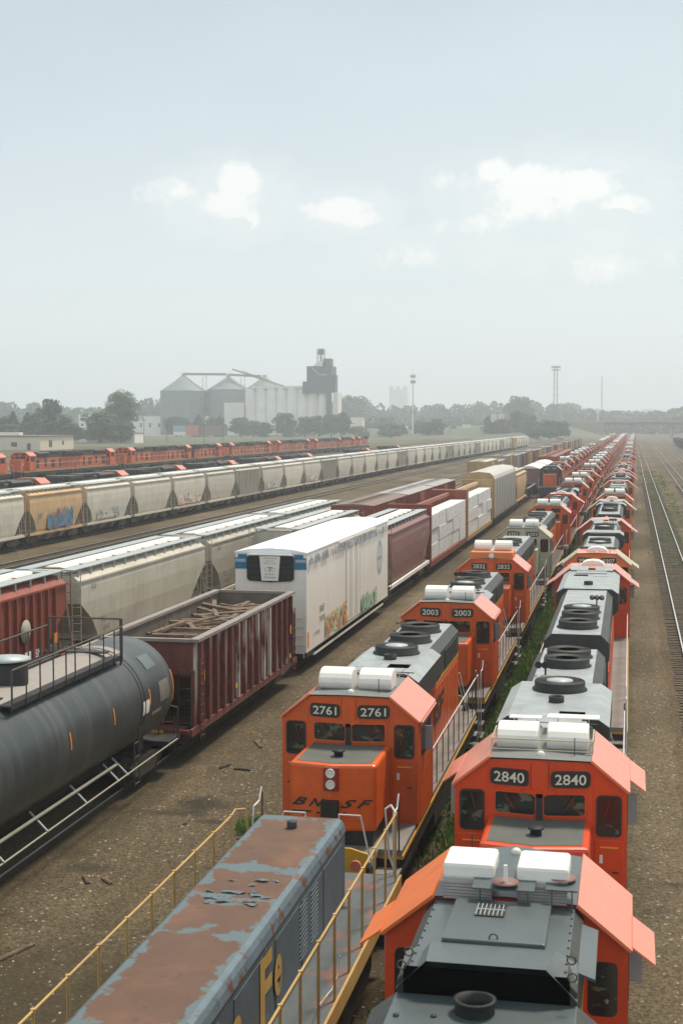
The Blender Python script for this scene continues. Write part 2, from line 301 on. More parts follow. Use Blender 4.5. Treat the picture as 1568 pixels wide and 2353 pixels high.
# ---------------------------------------------------------------- mesh helpers
COL = sc.collection
class MB:
    def __init__(s): s.v = []; s.f = []; s.m = []; s.s = []
    def add(s, vs, fs, m=0, sm=False):
        o = len(s.v); s.v += [tuple(p) for p in vs]; mi = m
        for i, f in enumerate(fs):
            s.f.append([o + k for k in f]); s.m.append(mi[i] if isinstance(mi, (list, tuple)) else mi); s.s.append(sm)
        return s
    def box(s, x0, x1, y0, y1, z0, z1, m=0):
        return s.add([(x0, y0, z0), (x1, y0, z0), (x1, y1, z0), (x0, y1, z0), (x0, y0, z1), (x1, y0, z1), (x1, y1, z1), (x0, y1, z1)],
                     [(0, 3, 2, 1), (4, 5, 6, 7), (0, 1, 5, 4), (1, 2, 6, 5), (2, 3, 7, 6), (3, 0, 4, 7)], m)
    def obox(s, c, size, rot, m=0):
        x, y, z = (k / 2 for k in size); pts = [(-x, -y, -z), (x, -y, -z), (x, y, -z), (-x, y, -z), (-x, -y, z), (x, -y, z), (x, y, z), (-x, y, z)]
        c = Vector(c)
        return s.add([c + rot @ Vector(p) for p in pts], [(0, 3, 2, 1), (4, 5, 6, 7), (0, 1, 5, 4), (1, 2, 6, 5), (2, 3, 7, 6), (3, 0, 4, 7)], m)
    def prism(s, prof, a0, a1, axis='y', m=0, cap=None, sm=False, closed=True, ends=True):
        P = {'y': lambda a, p: (p[0], a, p[1]), 'x': lambda a, p: (a, p[0], p[1]), 'z': lambda a, p: (p[0], p[1], a)}[axis]
        n = len(prof); vs = [P(a0, p) for p in prof] + [P(a1, p) for p in prof]
        fs = [(i, (i + 1) % n, (i + 1) % n + n, i + n) for i in range(n if closed else n - 1)]
        mm = list(m) if isinstance(m, (list, tuple)) else [m] * len(fs)
        if closed and ends:
            fs += [tuple(range(n - 1, -1, -1)), tuple(range(n, 2 * n))]; cm = cap if cap is not None else mm[0]; mm = mm + [cm, cm]
        return s.add(vs, fs, mm, sm)
    def tube(s, p, q, r, n=6, m=0, r2=None, caps=True, sm=True):
        p, q = Vector(p), Vector(q); d = (q - p)
        if d.length < 1e-6: return s
        d.normalize(); a = d.orthogonal().normalized(); b = d.cross(a); r2 = r if r2 is None else r2
        vs = [p + (a * math.cos(t) + b * math.sin(t)) * r for t in (2 * math.pi * i / n for i in range(n))] + [q + (a * math.cos(t) + b * math.sin(t)) * r2 for t in (2 * math.pi * i / n for i in range(n))]
        fs = [(i, (i + 1) % n, (i + 1) % n + n, i + n) for i in range(n)]
        s.add(vs, fs, m, sm)
        if caps: s.add(vs[:n], [tuple(range(n - 1, -1, -1))], m); s.add(vs[n:], [tuple(range(n))], m)
        return s
    def path(s, pts, r, n=6, m=0):
        for a, b in zip(pts, pts[1:]): s.tube(a, b, r, n, m)
        return s
    def lathe(s, c, prof, n=24, m=0, axis='z', sm=True, capm=None):
        c = Vector(c); vs = []
        for r, h in prof:
            for i in range(n):
                t = 2 * math.pi * i / n; a, b = r * math.cos(t), r * math.sin(t)
                vs.append(c + Vector({'z': (a, b, h), 'y': (a, h, b), 'x': (h, a, b)}[axis]))
        k = len(prof); fs = []; mm = []
        for j in range(k - 1):
            for i in range(n):
                fs.append((j * n + i, j * n + (i + 1) % n, (j + 1) * n + (i + 1) % n, (j + 1) * n + i)); mm.append(m[j] if isinstance(m, (list, tuple)) else m)
        s.add(vs, fs, mm, sm)
        for j, o in ((0, 1), (k - 1, 0)):
            if prof[j][0] > 1e-4:
                f = tuple(range(j * n, j * n + n)); s.add(vs[j * n:j * n + n], [tuple(range(n))], capm if capm is not None else (m[0 if o else -1] if isinstance(m, (list, tuple)) else m))
        return s
    def build(s, name, mats, parent=None, bevel=0, keep=False):
        if not isinstance(mats, (list, tuple)): mats = [mats]
        me = bpy.data.meshes.new(name); me.from_pydata(s.v, [], s.f)
        for x in mats: me.materials.append(x)
        me.polygons.foreach_set('material_index', s.m); me.polygons.foreach_set('use_smooth', s.s)
        bm = bmesh.new(); bm.from_mesh(me)
        if not keep: bmesh.ops.recalc_face_normals(bm, faces=bm.faces)
        if bevel:
            ed = [e for e in bm.edges if len(e.link_faces) == 2 and e.calc_face_angle(0) > R(35)]
            bmesh.ops.bevel(bm, geom=ed, offset=bevel, segments=2, profile=.5, affect='EDGES', clamp_overlap=True, material=-1)
        bm.to_mesh(me); bm.free()
        if any(s.s): pass
        o = bpy.data.objects.new(name, me); COL.objects.link(o)
        if parent: o.parent = parent
        return o
def tag(o, label, cat, group=None):
    o['label'] = label; o['category'] = cat
    if group: o['group'] = group
    return o
def thing(name, label, cat, loc=(0, 0, 0), rz=0, group=None):
    o = bpy.data.objects.new(name, None); COL.objects.link(o); o.empty_display_size = .2
    o.location = loc; o.rotation_euler = (0, 0, rz); return tag(o, label, cat, group)
KIDS = {}
def kids(o):
    return list(o.children)
def dup(root, loc, rz=0, label=None, group=None, sy=None):
    r = root.copy(); COL.objects.link(r); r.location = loc; r.rotation_euler = (0, 0, rz)
    if label: r['label'] = label
    if group: r['group'] = group
    if sy: r.scale = sy
    for ch in KIDS.setdefault(root.name, kids(root)):
        c = ch.copy(); COL.objects.link(c); c.parent = r
        for g in KIDS.setdefault(ch.name, kids(ch)):
            d = g.copy(); COL.objects.link(d); d.parent = c
    return r
def join(root, name):
    """fold a built thing into ONE mesh object (used for copies too small to show their parts)"""
    bm = bmesh.new(); mats = []
    obs = [root] + kids(root); obs += [g for c in kids(root) for g in kids(c)]
    for o in obs:
        if o.type != 'MESH': continue
        me = o.data; remap = []
        for x in me.materials:
            if x not in mats: mats.append(x)
            remap.append(mats.index(x))
        nb = len(bm.faces); bm.from_mesh(me); bm.faces.ensure_lookup_table()
        for f in bm.faces[nb:]: f.material_index = remap[f.material_index]
    me = bpy.data.meshes.new(name); bm.to_mesh(me); bm.free()
    for x in mats: me.materials.append(x)
    o = bpy.data.objects.new(name, me); COL.objects.link(o); return o
def remove(root):
    for c in kids(root):
        for g in kids(c): bpy.data.objects.remove(g)
        bpy.data.objects.remove(c)
    bpy.data.objects.remove(root); KIDS.clear()
def struct(o, kind='structure'): o['kind'] = kind; return o
def text(s, origin, xd, ud, h, m, parent, name='lettering', ext=.004, wid=None, shear=0, bold=0.0, align='CENTER', arc=0):
    cu = bpy.data.curves.new('t', 'FONT'); cu.body = s; cu.size = 1; cu.align_x = 'LEFT'; cu.resolution_u = 3; cu.extrude = 0; cu.offset = bold; cu.shear = shear
    ob = bpy.data.objects.new('t', cu); me = bpy.data.meshes.new_from_object(ob)
    bpy.data.objects.remove(ob); bpy.data.curves.remove(cu)
    xs = [v.co.x for v in me.vertices]; ys = [v.co.y for v in me.vertices]
    x0, x1, y0, y1 = min(xs), max(xs), min(ys), max(ys); ky = h / (y1 - y0); kx = ky if wid is None else wid / (x1 - x0)
    xd, ud = Vector(xd).normalized(), Vector(ud).normalized(); n = xd.cross(ud); o = Vector(origin)
    for v in me.vertices:
        a = (v.co.x - (x0 + x1) / 2) * kx; b = (v.co.y - (y0 + y1) / 2) * ky
        v.co = o + xd * a + ud * b + n * ext
    me.materials.append(m); me.name = name
    t = bpy.data.objects.new(name, me); COL.objects.link(t); t.parent = parent; return t
def rrect(x0, x1, z0, z1, r, n=3):
    pts = []
    for cx, cz, a0 in ((x1 - r, z1 - r, 0), (x0 + r, z1 - r, 90), (x0 + r, z0 + r, 180), (x1 - r, z0 + r, 270)):
        for i in range(n + 1):
            a = R(a0 + 90 * i / n); pts.append((cx + r * math.cos(a), cz + r * math.sin(a)))
    return pts
def plate(pts, front, t, mb, m=0):
    """pts (x,z) extruded outward (+y) by t from surface front(x)"""
    n = len(pts); vs = [(x, front(x) - .01, z) for x, z in pts] + [(x, front(x) + t, z) for x, z in pts]
    mb.add(vs, [tuple(range(n - 1, -1, -1)), tuple(range(n, 2 * n))] + [(i, (i + 1) % n, (i + 1) % n + n, i + n) for i in range(n)], m)

# ---------------------------------------------------------------- locomotives
def vfront(x): return .15 * (1 - min(1, abs(x) / .95))
def make_loco(label, cat='locomotive', nose=2.0, hood=10.4, body=None, cab=None, shade=None, roof=None, ac='roll', wings=.0, num=None, fans=(-6.5, -8.9, -11.1), fr=.56,
              flare=None, flat=.92, detail=2, brand=None, top=4.42, special=False, blower=False, horn=None, low_dark=True, name='locomotive', slope_roof=None, boards=True, dyn=None, dome=False, sidetext=None, nosem=None):
    body = body or m_org; cab = cab or body; shade = shade or m_pink; roof = roof or m_hgr
    t = thing(name, label, cat)
    D = detail
    hw = .93; y1 = -1.95 if special else -2.38; y2 = y1 - hood; yd0 = nose + .95; yd1 = y2 - .85; dk = 1.72
    # deck
    ws = .95; b = MB(); b.box(-1.5, 1.5, yd1 + ws, yd0 - ws, dk - .12, dk, 0)
    for q0, q1 in ((yd0 - ws, yd0), (yd1, yd1 + ws)): b.box(-1.0, 1.0, q0, q1, dk - .12, dk, 0); b.box(-.98, .98, q0, q1, dk - .55, dk - .13, 2)
    b.box(-1.52, 1.52, yd1 + ws + .02, yd0 - ws - .02, dk - .20, dk - .125, 1); b.box(-1.46, 1.46, yd1 + ws + .02, yd0 - ws - .02, dk - .62, dk - .205, 2); b.box(-.6, .6, yd1 + .3, yd0 - .3, .95, dk - .525, 2)
    b.build('underframe', [m_deck, m_yel, m_blk], t)
    # pilots with steps
    for s, ye in ((1, yd0), (-1, yd1)):
        b = MB()
        b.box(-1.35, 1.35, min(ye - s * .12, ye), max(ye - s * .12, ye), .55, dk - .54, 0)
        if D > 1:
            for z, d0 in ((.55, .0), (.93, .16), (1.31, .34)):
                for sx in (-1, 1): b.box(min(sx * 1.0, sx * 1.5), max(sx * 1.0, sx * 1.5), *sorted((ye - s * (ws - .01), ye - s * (.12 + d0))), z, z + .04, 1)
            b.box(-.18, -.08, min(ye, ye + s * .06), max(ye, ye + s * .06), .5, dk - .5, 2); b.box(.08, .18, min(ye, ye + s * .06), max(ye, ye + s * .06), .5, dk - .5, 2)
        p = b.build('pilot', [m_blk, m_deck, m_yel], t)
        if D > 1:
            for x in (-.95, .95):
                MB().tube((x, ye - s * .02, 1.0), (x, ye + s * .06, 1.0), .12, 12).build('ditch_light', m_lamp, p)
        c = MB(); c.box(-.12, .12, min(ye, ye + s * .45), max(ye, ye + s * .45), .78, 1.0); c.box(-.2, .2, min(ye + s * .3, ye + s * .48), max(ye + s * .3, ye + s * .48), .72, 1.06)
        c.build('coupler', m_truck, t)
    # trucks and tank
    for yc in (yd0 - 3.4, yd1 + 3.4):
        b = MB(); b.box(-1.0, 1.0, yc - .5, yc + .5, .66, .9); tr = b.build('truck', m_truck, t)
        for s in (-1, 1):
            b = MB(); b.prism([(yc - 2.2, .62), (yc - 1.7, .45), (yc + 1.7, .45), (yc + 2.2, .62), (yc + 2.2, .98), (yc + 1, 1.02), (yc - 1, 1.02), (yc - 2.2, .98)], s * 1.02, s * 1.2, 'x'); b.build('side_frame', m_truck, tr)
        w = MB()
        for dy in (-1.5, 0, 1.5):
            for s in (-1, 1): w.tube((s * .68, yc + dy, .65), (s * .86, yc + dy, .65), .5, 14 if D > 1 else 8)
            w.tube((-1.1, yc + dy, .65), (1.1, yc + dy, .65), .13, 6)
        w.build('wheel_set', m_truck, tr)
    b = MB(); ym = (yd0 + yd1) / 2; b.prism([(-1.3, .45), (1.3, .45), (1.45, .7), (1.45, 1.15), (-1.45, 1.15), (-1.45, .7)], ym - 1.9, ym + 1.9, 'y'); b.build('fuel_tank', m_blk, t, bevel=.04 if D > 1 else 0)
    # nose
    if nose > .3:
        b = MB(); zt = 3.46; nw = .93; nf = nose
        zn = 2.04 if D > 1 else dk
        vs = [(-nw, 0, zn), (nw, 0, zn), (nw, 0, zt), (-nw, 0, zt), (-nw, nf - .12, zn), (0, nf + .05, zn), (nw, nf - .12, zn), (-nw, nf - .12, zt), (0, nf + .05, zt), (nw, nf - .12, zt)]
        b.add(vs, [(0, 1, 2, 3), (0, 3, 7, 4), (1, 6, 9, 2), (4, 7, 8, 5), (5, 8, 9, 6), (3, 2, 9, 8, 7), (0, 4, 5, 6, 1)], 0)
        n = b.build('nose', [nosem or cab, m_nose], t, bevel=.07 if D > 1 else .04)
        q = MB(); q.add([(-nw + .12, .02, zt + .006), (nw - .12, .02, zt + .006), (nw - .12, nf - .26, zt + .006), (0, nf - .1, zt + .006), (-nw + .12, nf - .26, zt + .006)], [(0, 1, 2, 3, 4)]); q.build('antiskid_top', m_nose, n)
        if D > 1:
            q = MB(); q.prism([(-.86, dk), (.86, dk), (.86, 2.04), (-.86, 2.04)], .05, nf - .16, 'y'); q.build('nose_base', m_blk, n)
            q = MB(); q.prism([(-.9, 1.35), (.9, 1.35), (.95, 1.9), (.6, 2.0), (-.6, 2.0), (-.95, 1.9)], yd0 - .03, yd0 + .03, 'y'); q.build('end_plate', m_yel, t, bevel=.01)
            fy = lambda x: nf + .05 - .17 * min(1, abs(x) / nw)
            q = MB(); q.box(-.16, .16, nf - .05, nf + .10, 2.92, 3.42); q.build('headlight_housing', m_red, n, bevel=.02)
            for z in (3.30, 3.06): MB().lathe((0, nf + .10, z), [(.10, 0), (.10, .03), (.085, .035), (.05, .0), (0.001, .03)], 16, 0, 'y').build('headlight', m_lamp, n)
            q = MB(); q.lathe((0, nf - .75, zt), [(.10, 0), (.10, .10), (.14, .11), (.14, .14), (0.001, .14)], 14); q.build('nose_vent', m_fan, n)
            q = MB(); q.box(-.17, .19, nf + .0, nf + .2, 2.38, 2.72); q.build('multiple_unit_box', m_fan, n)
            if brand:
                for s_, xx in (('B', -.70), ('N', -.32), ('S', .36), ('F', .70)):
                    xx = -xx; k = -1 if xx > 0 else 1
                    dv = Vector((-1, -.182 * (1 if xx > 0 else -1) * -1, 0)); dv = Vector((-1, .182 if xx > 0 else -.182, 0)).normalized()
                    text(s_, (xx, fy(xx) + .012, 2.64), dv, (.0, .0, 1), .18, m_blk, n, wid=.36, shear=.55, bold=.03)
                q = MB()
                for a0, a1 in ((-.86, -.42), (-.30, .32)):
                    q.add([(-a0, fy(a0) + .012, 2.44), (-a1, fy(a1) + .012, 2.46), (-a1 + .04, fy(a1) + .012, 2.42), (-a0 + .04, fy(a0) + .012, 2.40)], [(0, 1, 2, 3)])
                q.build('emblem_swoosh', m_blk, n, keep=True)
            for s in (-1, 1):
                q = MB(); q.path([(s * .25, nf - .04, 2.36), (s * .25, nf + .10, 2.34), (s * .62, nf + .04, 2.34), (s * .62, nf - .1, 2.36)], .014, 5); q.build('grab_iron', cab, n)
    # cab
    b = MB(); xs = (-1.55, -flat, 0, flat, 1.55); sh = 4.0; zt = 4.56
    zs = (sh, zt - .05, zt, zt - .05, sh)
    vs = []
    for y, f in ((y1, 0), (0, 1)):
        for x, z in zip(xs, zs): vs.append((x, y + f * (vfront(x) - (.0 if abs(x) < 1 else 0)), z))
        for x in xs: vs.append((x, y + f * vfront(x), dk if f or True else 1.2))
    fs = []; mm = []
    for k in range(4):
        fs.append((10 + k, 10 + k + 1, 15 + k + 1, 15 + k)); mm.append(0)
        fs.append((k, k + 1, 5 + k + 1, 5 + k)); mm.append(0)
        fs.append((k, 10 + k, 10 + k + 1, k + 1)); mm.append(0)
        fs.append((5 + k, 15 + k, 15 + k + 1, 5 + k + 1)); mm.append(0)
    fs += [(0, 5, 15, 10), (4, 9, 19, 14)]; mm += [0, 0]
    b.add(vs, fs, mm)
    if D > 1:
        for x in (-.955, .955): b.box(x - .012, x + .012, .0, .014, 3.5, 4.46, 0)
        for x in (-.16, .16): b.box(x - .006, x + .006, vfront(x) - .02, vfront(x) + .008, 4.0, 4.5, 1)
        for s in (-1, 1):
            for yy in (y1 + .12, -.25): b.box(*sorted((s * 1.55, s * 1.556)), yy - .008, yy + .008, dk, 3.95, 1)
            b.box(*sorted((s * 1.55, s * 1.557)), y1, 0, 2.95, 2.965, 1); b.box(*sorted((s * 1.55, s * 1.558)), y1 + .02, -.02, 3.93, 3.97, 1)
            for k in range(9): b.lathe((s * (.97 if k < 5 else 1.5), .0, 2.0 + .3 * (k % 5)), [(.012, 0), (.012, .012), (.001, .014)], 5, 0, 'y')
    c = b.build('cab', [cab, m_red], t, bevel=.03 if D > 1 else 0)
    # roof skin
    q = MB(); q.add([(-flat, y1 - .05, zt - .03), (0, y1 - .05, zt + .02), (flat, y1 - .05, zt - .03), (flat, .03 + vfront(flat), zt - .03), (0, .06 + vfront(0), zt + .02), (-flat, .03 + vfront(flat), zt - .03)], [(0, 1, 4, 5), (1, 2, 3, 4)])
    q.add([(-flat, y1 - .05, zt - .015), (0, y1 - .05, zt + .035), (flat, y1 - .05, zt - .015), (flat, .03 + vfront(flat), zt - .015), (0, .06 + vfront(0), zt + .035), (-flat, .03 + vfront(flat), zt - .015)], [(0, 1, 4, 5), (1, 2, 3, 4)])
    rf = q.build('cab_roof', slope_roof or (m_hgr2 if special else m_croof), t)
    for s in (-1, 1):
        q = MB(); a0, a1 = y1 - .12, .10
        q.prism([(s * (flat - .02), zt - .02), (s * 1.57, sh + .0), (s * 1.60, sh + .03), (s * (flat + .0), zt + .02)], a0, a1, 'y')
        if wings:
            q.prism([(s * 1.59, sh + .02), (s * (1.58 + wings), sh - .22 * wings / .35), (s * (1.585 + wings), sh + .025 - .22 * wings / .35), (s * 1.6, sh + .045)], a0 + .1, a1 - .9, 'y')
        else:
            q.tube((s * 1.6, a0 + .1, sh - .03), (s * 1.6, a1 - .2, sh - .03), .035, 6)
        q.build('sunshade', shade, t)
    # glass
    if D:
        def pane(x0, x1, z0, z1, nm='front_window'):
            g = MB(); plate(rrect(x0, x1, z0, z1, .05), vfront, .012, g); w = g.build(nm, m_glass, t)
            fr_ = MB(); o = rrect(x0 - .035, x1 + .035, z0 - .035, z1 + .035, .08); i_ = rrect(x0, x1, z0, z1, .05); n = len(o)
            vs = [(x, vfront(x) + .03, z) for x, z in o] + [(x, vfront(x) + .03, z) for x, z in i_] + [(x, vfront(x) + .0, z) for x, z in i_] + [(x, vfront(x), z) for x, z in o]
            fr_.add(vs, [(k, (k + 1) % n, n + (k + 1) % n, n + k) for k in range(n)] + [(n + k, n + (k + 1) % n, 2 * n + (k + 1) % n, 2 * n + k) for k in range(n)] + [(3 * n + k, 3 * n + (k + 1) % n, (k + 1) % n, k) for k in range(n)])
            if D > 1: fr_.build('window_frame', m_blk if nm != 'front_window' else cab, w)
            return w
        pane(-.80, -.08, 3.55, 3.93); pane(.08, .80, 3.55, 3.93)
        pane(-1.42, -1.04, 3.22, 3.90, 'door_window'); pane(1.04, 1.42, 3.22, 3.90, 'door_window')
        for s in (-1, 1):
            g = MB(); g.prism(rrect(y1 + .45, -.45, 3.15, 3.8, .06), s * 1.545, s * 1.562, 'x'); g.build('side_window', m_glass, t)
            # rear windows beside the hood
            g = MB(); g.prism(rrect(*sorted((s * 1.05, s * 1.42)), 3.12, 3.82, .08), y1 - .012, y1 + .01, 'y'); g.build('rear_window', m_glass, t)
    if D > 1:
        g = MB(); g.box(-.06, .06, .10, .20, 3.47, 3.95); g.build('windshield_post', m_blk, t)
        g = MB(); g.prism([(-.28, 3.96), (-.12, 3.93), (-.07, 3.88), (.07, 3.88), (.12, 3.93), (.28, 3.96), (.28, 4.02), (-.28, 4.02)], .1, .2, 'y'); g.build('headlight_brow', cab, t)
        for s in (-1, 1):
            g = MB(); x0, x1 = sorted((s * .98, s * 1.5)); g.box(x0, x1, 0, .018, dk + .06, 3.12); dd = g.build('cab_door', cab, t, bevel=.015)
            MB().box(s * 1.1 - .03, s * 1.1 + .03, .018, .035, 2.7, 2.85).build('door_placard', m_cream, dd)
            MB().tube((s * 1.42, .06, 2.55), (s * 1.30, .06, 2.55), .014, 6).build('door_handle', m_blk, dd); MB().box(s * 1.24 - .16, s * 1.24 + .16, .018, .03, 2.98, 3.0).build('door_strip', m_ylw, dd)
            MB().path([(s * .62, .17, 3.9), (s * .45, .16, 3.65)], .008, 4).build('wiper', m_red, t); MB().path([(s * 1.25, .03, 3.88), (s * 1.15, .03, 3.5)], .008, 4).build('wiper', m_red, t)
            g = MB(); g.box(s * 1.64 - .09, s * 1.64 + .09, -.95, -.92, 3.2, 3.75); g.tube((s * 1.56, -.94, 3.7), (s * 1.66, -.94, 3.7), .015, 5); g.build('wind_deflector', m_autp, t)
    # number boards
    if boards and D:
        for cx in (-.55, .55):
            g = MB(); plate(rrect(cx - .35, cx + .35, 4.06, 4.36, .08), vfront, .03, g); nb = g.build('number_board', m_blk, t)
            if num:
                k = .158 if cx > 0 else -.158
                text(num, (cx, vfront(cx) + .036, 4.21), (-1, k, 0), (0, 0, 1), .19, m_num, nb, 'digits', wid=.56, bold=.012)
    # roof equipment
    if ac == 'roll':
        for cx in (-.46, .46):
            g = MB(); prof = [(-1.30, zt), (-.66, zt + .0), (-.60, zt + .06), (-.54, zt + .16), (-.56, zt + .27), (-.63, zt + .36), (-.75, zt + .42), (-.92, zt + .45), (-1.10, zt + .44), (-1.25, zt + .38), (-1.34, zt + .26), (-1.36, zt + .12)]
            g.prism(prof, cx - .38, cx + .38, 'x', sm=False); g.build('air_conditioner', m_cream, t, bevel=.035 if D > 1 else 0)
    elif ac == 'box':
        for cx in (-.47, .47):
            g = MB(); g.box(cx - .33, cx + .33, -1.95, -1.2, zt + .20, zt + .42); a = g.build('air_conditioner', m_cream, t, bevel=.05)
            g = MB()
            for k in range(6): g.box(cx - .31, cx + .31, -2.03, -1.3, zt - .02 + k * .04, zt + .005 + k * .04)
            g.box(cx - .29, cx + .29, -2.01, -1.3, zt - .02, zt + .22); g.build('louvre', m_autp, a)
    elif ac == 'dome':
        g = MB(); g.prism([(-.5, zt), (.5, zt), (.42, zt + .14), (.25, zt + .22), (0, zt + .25), (-.25, zt + .22), (-.42, zt + .14)], -1.3, -.5, 'y'); g.build('air_conditioner', m_cream, t)
    if D > 1:
        MB().lathe((0, -.12, zt + .02), [(.07, 0), (.07, .05), (.04, .08), (.001, .09)], 12).build('roof_beacon', m_cream, t)
        
        for ax, ay in ((-.6, -.3), (.55, -1.75)): MB().tube((ax, ay, zt), (ax, ay, zt + .33), .012, 4).build('antenna', m_dkr, t)
    # hood
    h = MB()
    def prof(w, tp, ch=.22):
        return [(-w, dk), (-w, 3.45), (-w, 3.56), (-w, tp - ch), (-w + ch, tp), (w - ch, tp), (w, tp - ch), (w, 3.56), (w, 3.45), (w, dk)]
    HM = [0, 1, 2, 2, 3, 2, 2, 1, 0, 0]
    if special:
        h.prism(prof(1.0, 4.5, .12), -4.40, y1, 'y', m=[0, 1, 2, 2, 3, 2, 2, 1, 0, 0], cap=2)
        h.prism([(-1.28, dk), (-1.28, 3.5), (-1.28, 4.02), (-1.0, 4.24), (1.0, 4.24), (1.28, 4.02), (1.28, 3.5), (1.28, dk)], y2, -4.41, 'y', m=[0, 2, 2, 3, 2, 2, 0, 0], cap=2)
    else:
        seg = flare or []
        cuts_ = [y1] + [v for a, b_, w in seg for v in (a, b_)] + [y2]
        edges = list(zip(cuts_, cuts_[1:]))
        for i, (a, b_) in enumerate(edges):
            if abs(a - b_) < .05: continue
            fl = [w for s0, s1, w in seg if abs(s0 - a) < .01]
            if fl: h.prism([(-.93, dk), (-.93, 3.5), (-fl[0], 3.72), (-fl[0], top - .12), (-fl[0] + .25, top + .05), (fl[0] - .25, top + .05), (fl[0], top - .12), (fl[0], 3.72), (.93, 3.5), (.93, dk)], b_, a, 'y', m=[0, 2, 2, 3, 3, 3, 2, 2, 0, 0], cap=2)
            else: h.prism(prof(hw, top), b_, a - (.012 if i else 0), 'y', m=HM, cap=2)
    if D > 1 and not special:
        g = h
        n = int(hood / .62)
        for k in range(n):
            y = y1 - .35 - k * .62
            if flare and any(b_ - .1 < y < a + .1 for a, b_, w in flare): continue
            for s in (-1, 1): g.box(*sorted((s * hw, s * (hw + .014))), y - .27, y + .27, dk + .12, 3.36)
    hd = h.build('long_hood', [body, m_yel, m_dgr, roof], t, bevel=.012 if D > 1 else 0)
    if D > 1 and not special:
        for s in (-1, 1):
            g = MB()
            for k in range(9): g.box(*sorted((s * hw, s * (hw + .03))), y2 + .4, y2 + 3.4, 3.62 + k * .06, 3.645 + k * .06)
            g.build('radiator_grille', m_fan, hd)
    if sidetext:
        for s in (-1, 1): text(sidetext, (s * (hw + .02), y1 - hood * .45, 2.75), (0, -s * -1, 0) if s > 0 else (0, -1, 0), (0, 0, 1), .72, m_dgr, hd, wid=4.2, shear=.25, bold=.03)
    for i, fy_ in enumerate(fans):
        g = MB(); n = 28 if D > 1 else 12; zb = (4.24 if special else top + (.05 if flare and any(b_ - .2 < fy_ < a for a, b_, w in flare) else 0))
        g.lathe((0, fy_, zb), [(fr + .05, 0), (fr + .05, .03), (fr, .05), (fr, .20), (fr - .03, .22), (fr - .05, .19), (.001, .185)], n, 0)
        if D > 1:
            for k in range(5):
                r_ = .3 + k * .06; g.lathe((0, fy_, zb), [(r_, .205), (r_ + .015, .212), (r_ + .03, .205)], 24, 1)
        f = g.build('radiator_fan', [m_fan, m_blk], t)
        if i == 0 or D < 2 and i % 2: MB().lathe((0, fy_, zb + .2), [(.30, 0), (.30, .02), (.001, .03)], n).build('fan_hub', m_fanc, f)
    if D and not special:
        g = MB(); yy = y1 - 1.0
        g.box(-.62, .62, yy - .55, yy + .55, top, top + .10); g.box(.1, .68, yy - 1.5, yy - .75, top, top + .07); g.box(-.68, -.1, yy - 1.4, yy - .8, top, top + .05)
        g.build('roof_hatch', roof, hd, bevel=.015)
        g = MB(); g.lathe((0, y1 - hood * .30, top), [(.17, 0), (.17, .18), (.13, .18), (.13, .02)], 12); g.build('exhaust_stack', m_fan, hd)
    if D > 1 and not special:
        g = MB()
        for x in (-.5, .5): g.obox((x, y1 - .35, top + .16), (.7, .5, .02), Matrix.Rotation(.25, 3, 'X'))
        g.build('antenna_plate', m_hgr if wings else m_hatch, t)
        g = MB(); g.path([(-.95, y1 - .9, top + .1), (.95, y1 - .9, top + .1)], .015, 5)
        for x in (-.8, -.4, 0, .4, .8): g.tube((x, y1 - .9, top - .1), (x, y1 - .9, top + .12), .012, 4)
        g.build('cable_conduit', m_dkr, t)
    if dyn:
        g = MB(); a, b_ = dyn; g.prism([(-.93, top - .35), (.93, top - .35), (.70, top + .14), (-.70, top + .14)], b_, a, 'y'); g.build('brake_blister', roof, hd, bevel=.03)
    if horn is not None:
        g = MB()
        for k, dx in enumerate((-.16, 0, .16)):
            g.lathe((.45 + dx, horn, top + .28), [(.09, .22), (.05, .1), (.03, 0), (.03, -.15)], 10, 0, 'y')
        g.tube((.45, horn, top), (.45, horn, top + .26), .025, 6); g.build('air_horn', m_fan, t)
    # handrails
    if D:
        rz_ = dk + 1.02
        for s in (-1, 1):
            g = MB(); x = s * 1.46; ya, yb = y1 - .2, yd1 + .55
            g.tube((x, ya, rz_), (x, yb, rz_), .02 if D > 1 else .025, 5, 0)
            n = max(2, int(abs(yb - ya) / 1.15))
            for k in range(n + 1):
                y = ya + (yb - ya) * k / n; g.tube((x, y, dk - .5), (x, y, rz_), .018, 4, 1)
            g.build('handrail', [m_rail, m_dkr], t)
            for ye, d in ((yd0, 1), (yd1, -1)):
                g = MB(); r_ = .02
                g.path([(x, ye - d * .75, dk + 1.25), (x, ye - d * .55, dk + 1.0), (x, ye - d * .12, dk + 1.0), (x, ye - d * .05, dk + .8), (x * 1.02, ye - d * .02, .75), (x * .97, ye - d * .02, .62)], r_, 6)
                if D > 1: g.path([(x, ye - d * .8, dk), (x, ye - d * .8, dk + 1.1), (x, ye - d * .7, dk + 1.2)], r_, 6, 1)
                g.build('grab_rail', [m_rail, m_dkr], t)
        if D > 1:
            for ye, d in ((yd0, 1), (yd1, -1)):
                g = MB()
                for s in (-1, 1):
                    g.path([(s * .35, ye - d * .02, dk + .95), (s * .8, ye - d * .02, dk + .95), (s * .95, ye + d * .02, dk + .3), (s * 1.1, ye - d * .02, dk - .2)], .018, 5)
                    g.tube((s * .35, ye - d * .02, dk), (s * .35, ye - d * .02, dk + .95), .018, 5)
                g.build('end_rail', m_rail, t)
                g = MB()
                for k in range(3): g.path([(-.3 - k * .12, ye, .95), (-.33 - k * .12, ye + d * .15, .7), (-.33 - k * .12, ye + d * .3, .55), (-.33 - k * .12, ye + d * .42, .6)], .022, 5)
                g.build('air_hose', m_blk, t)
    t['len'] = (yd0, yd1)
    return t
XR, X2, X3 = -1.52, -6.02, -11.6
XT, XM, XL = -14.85, -19.3, -23.85
XH, XA, XB = -49.5, -61.5, -91.5

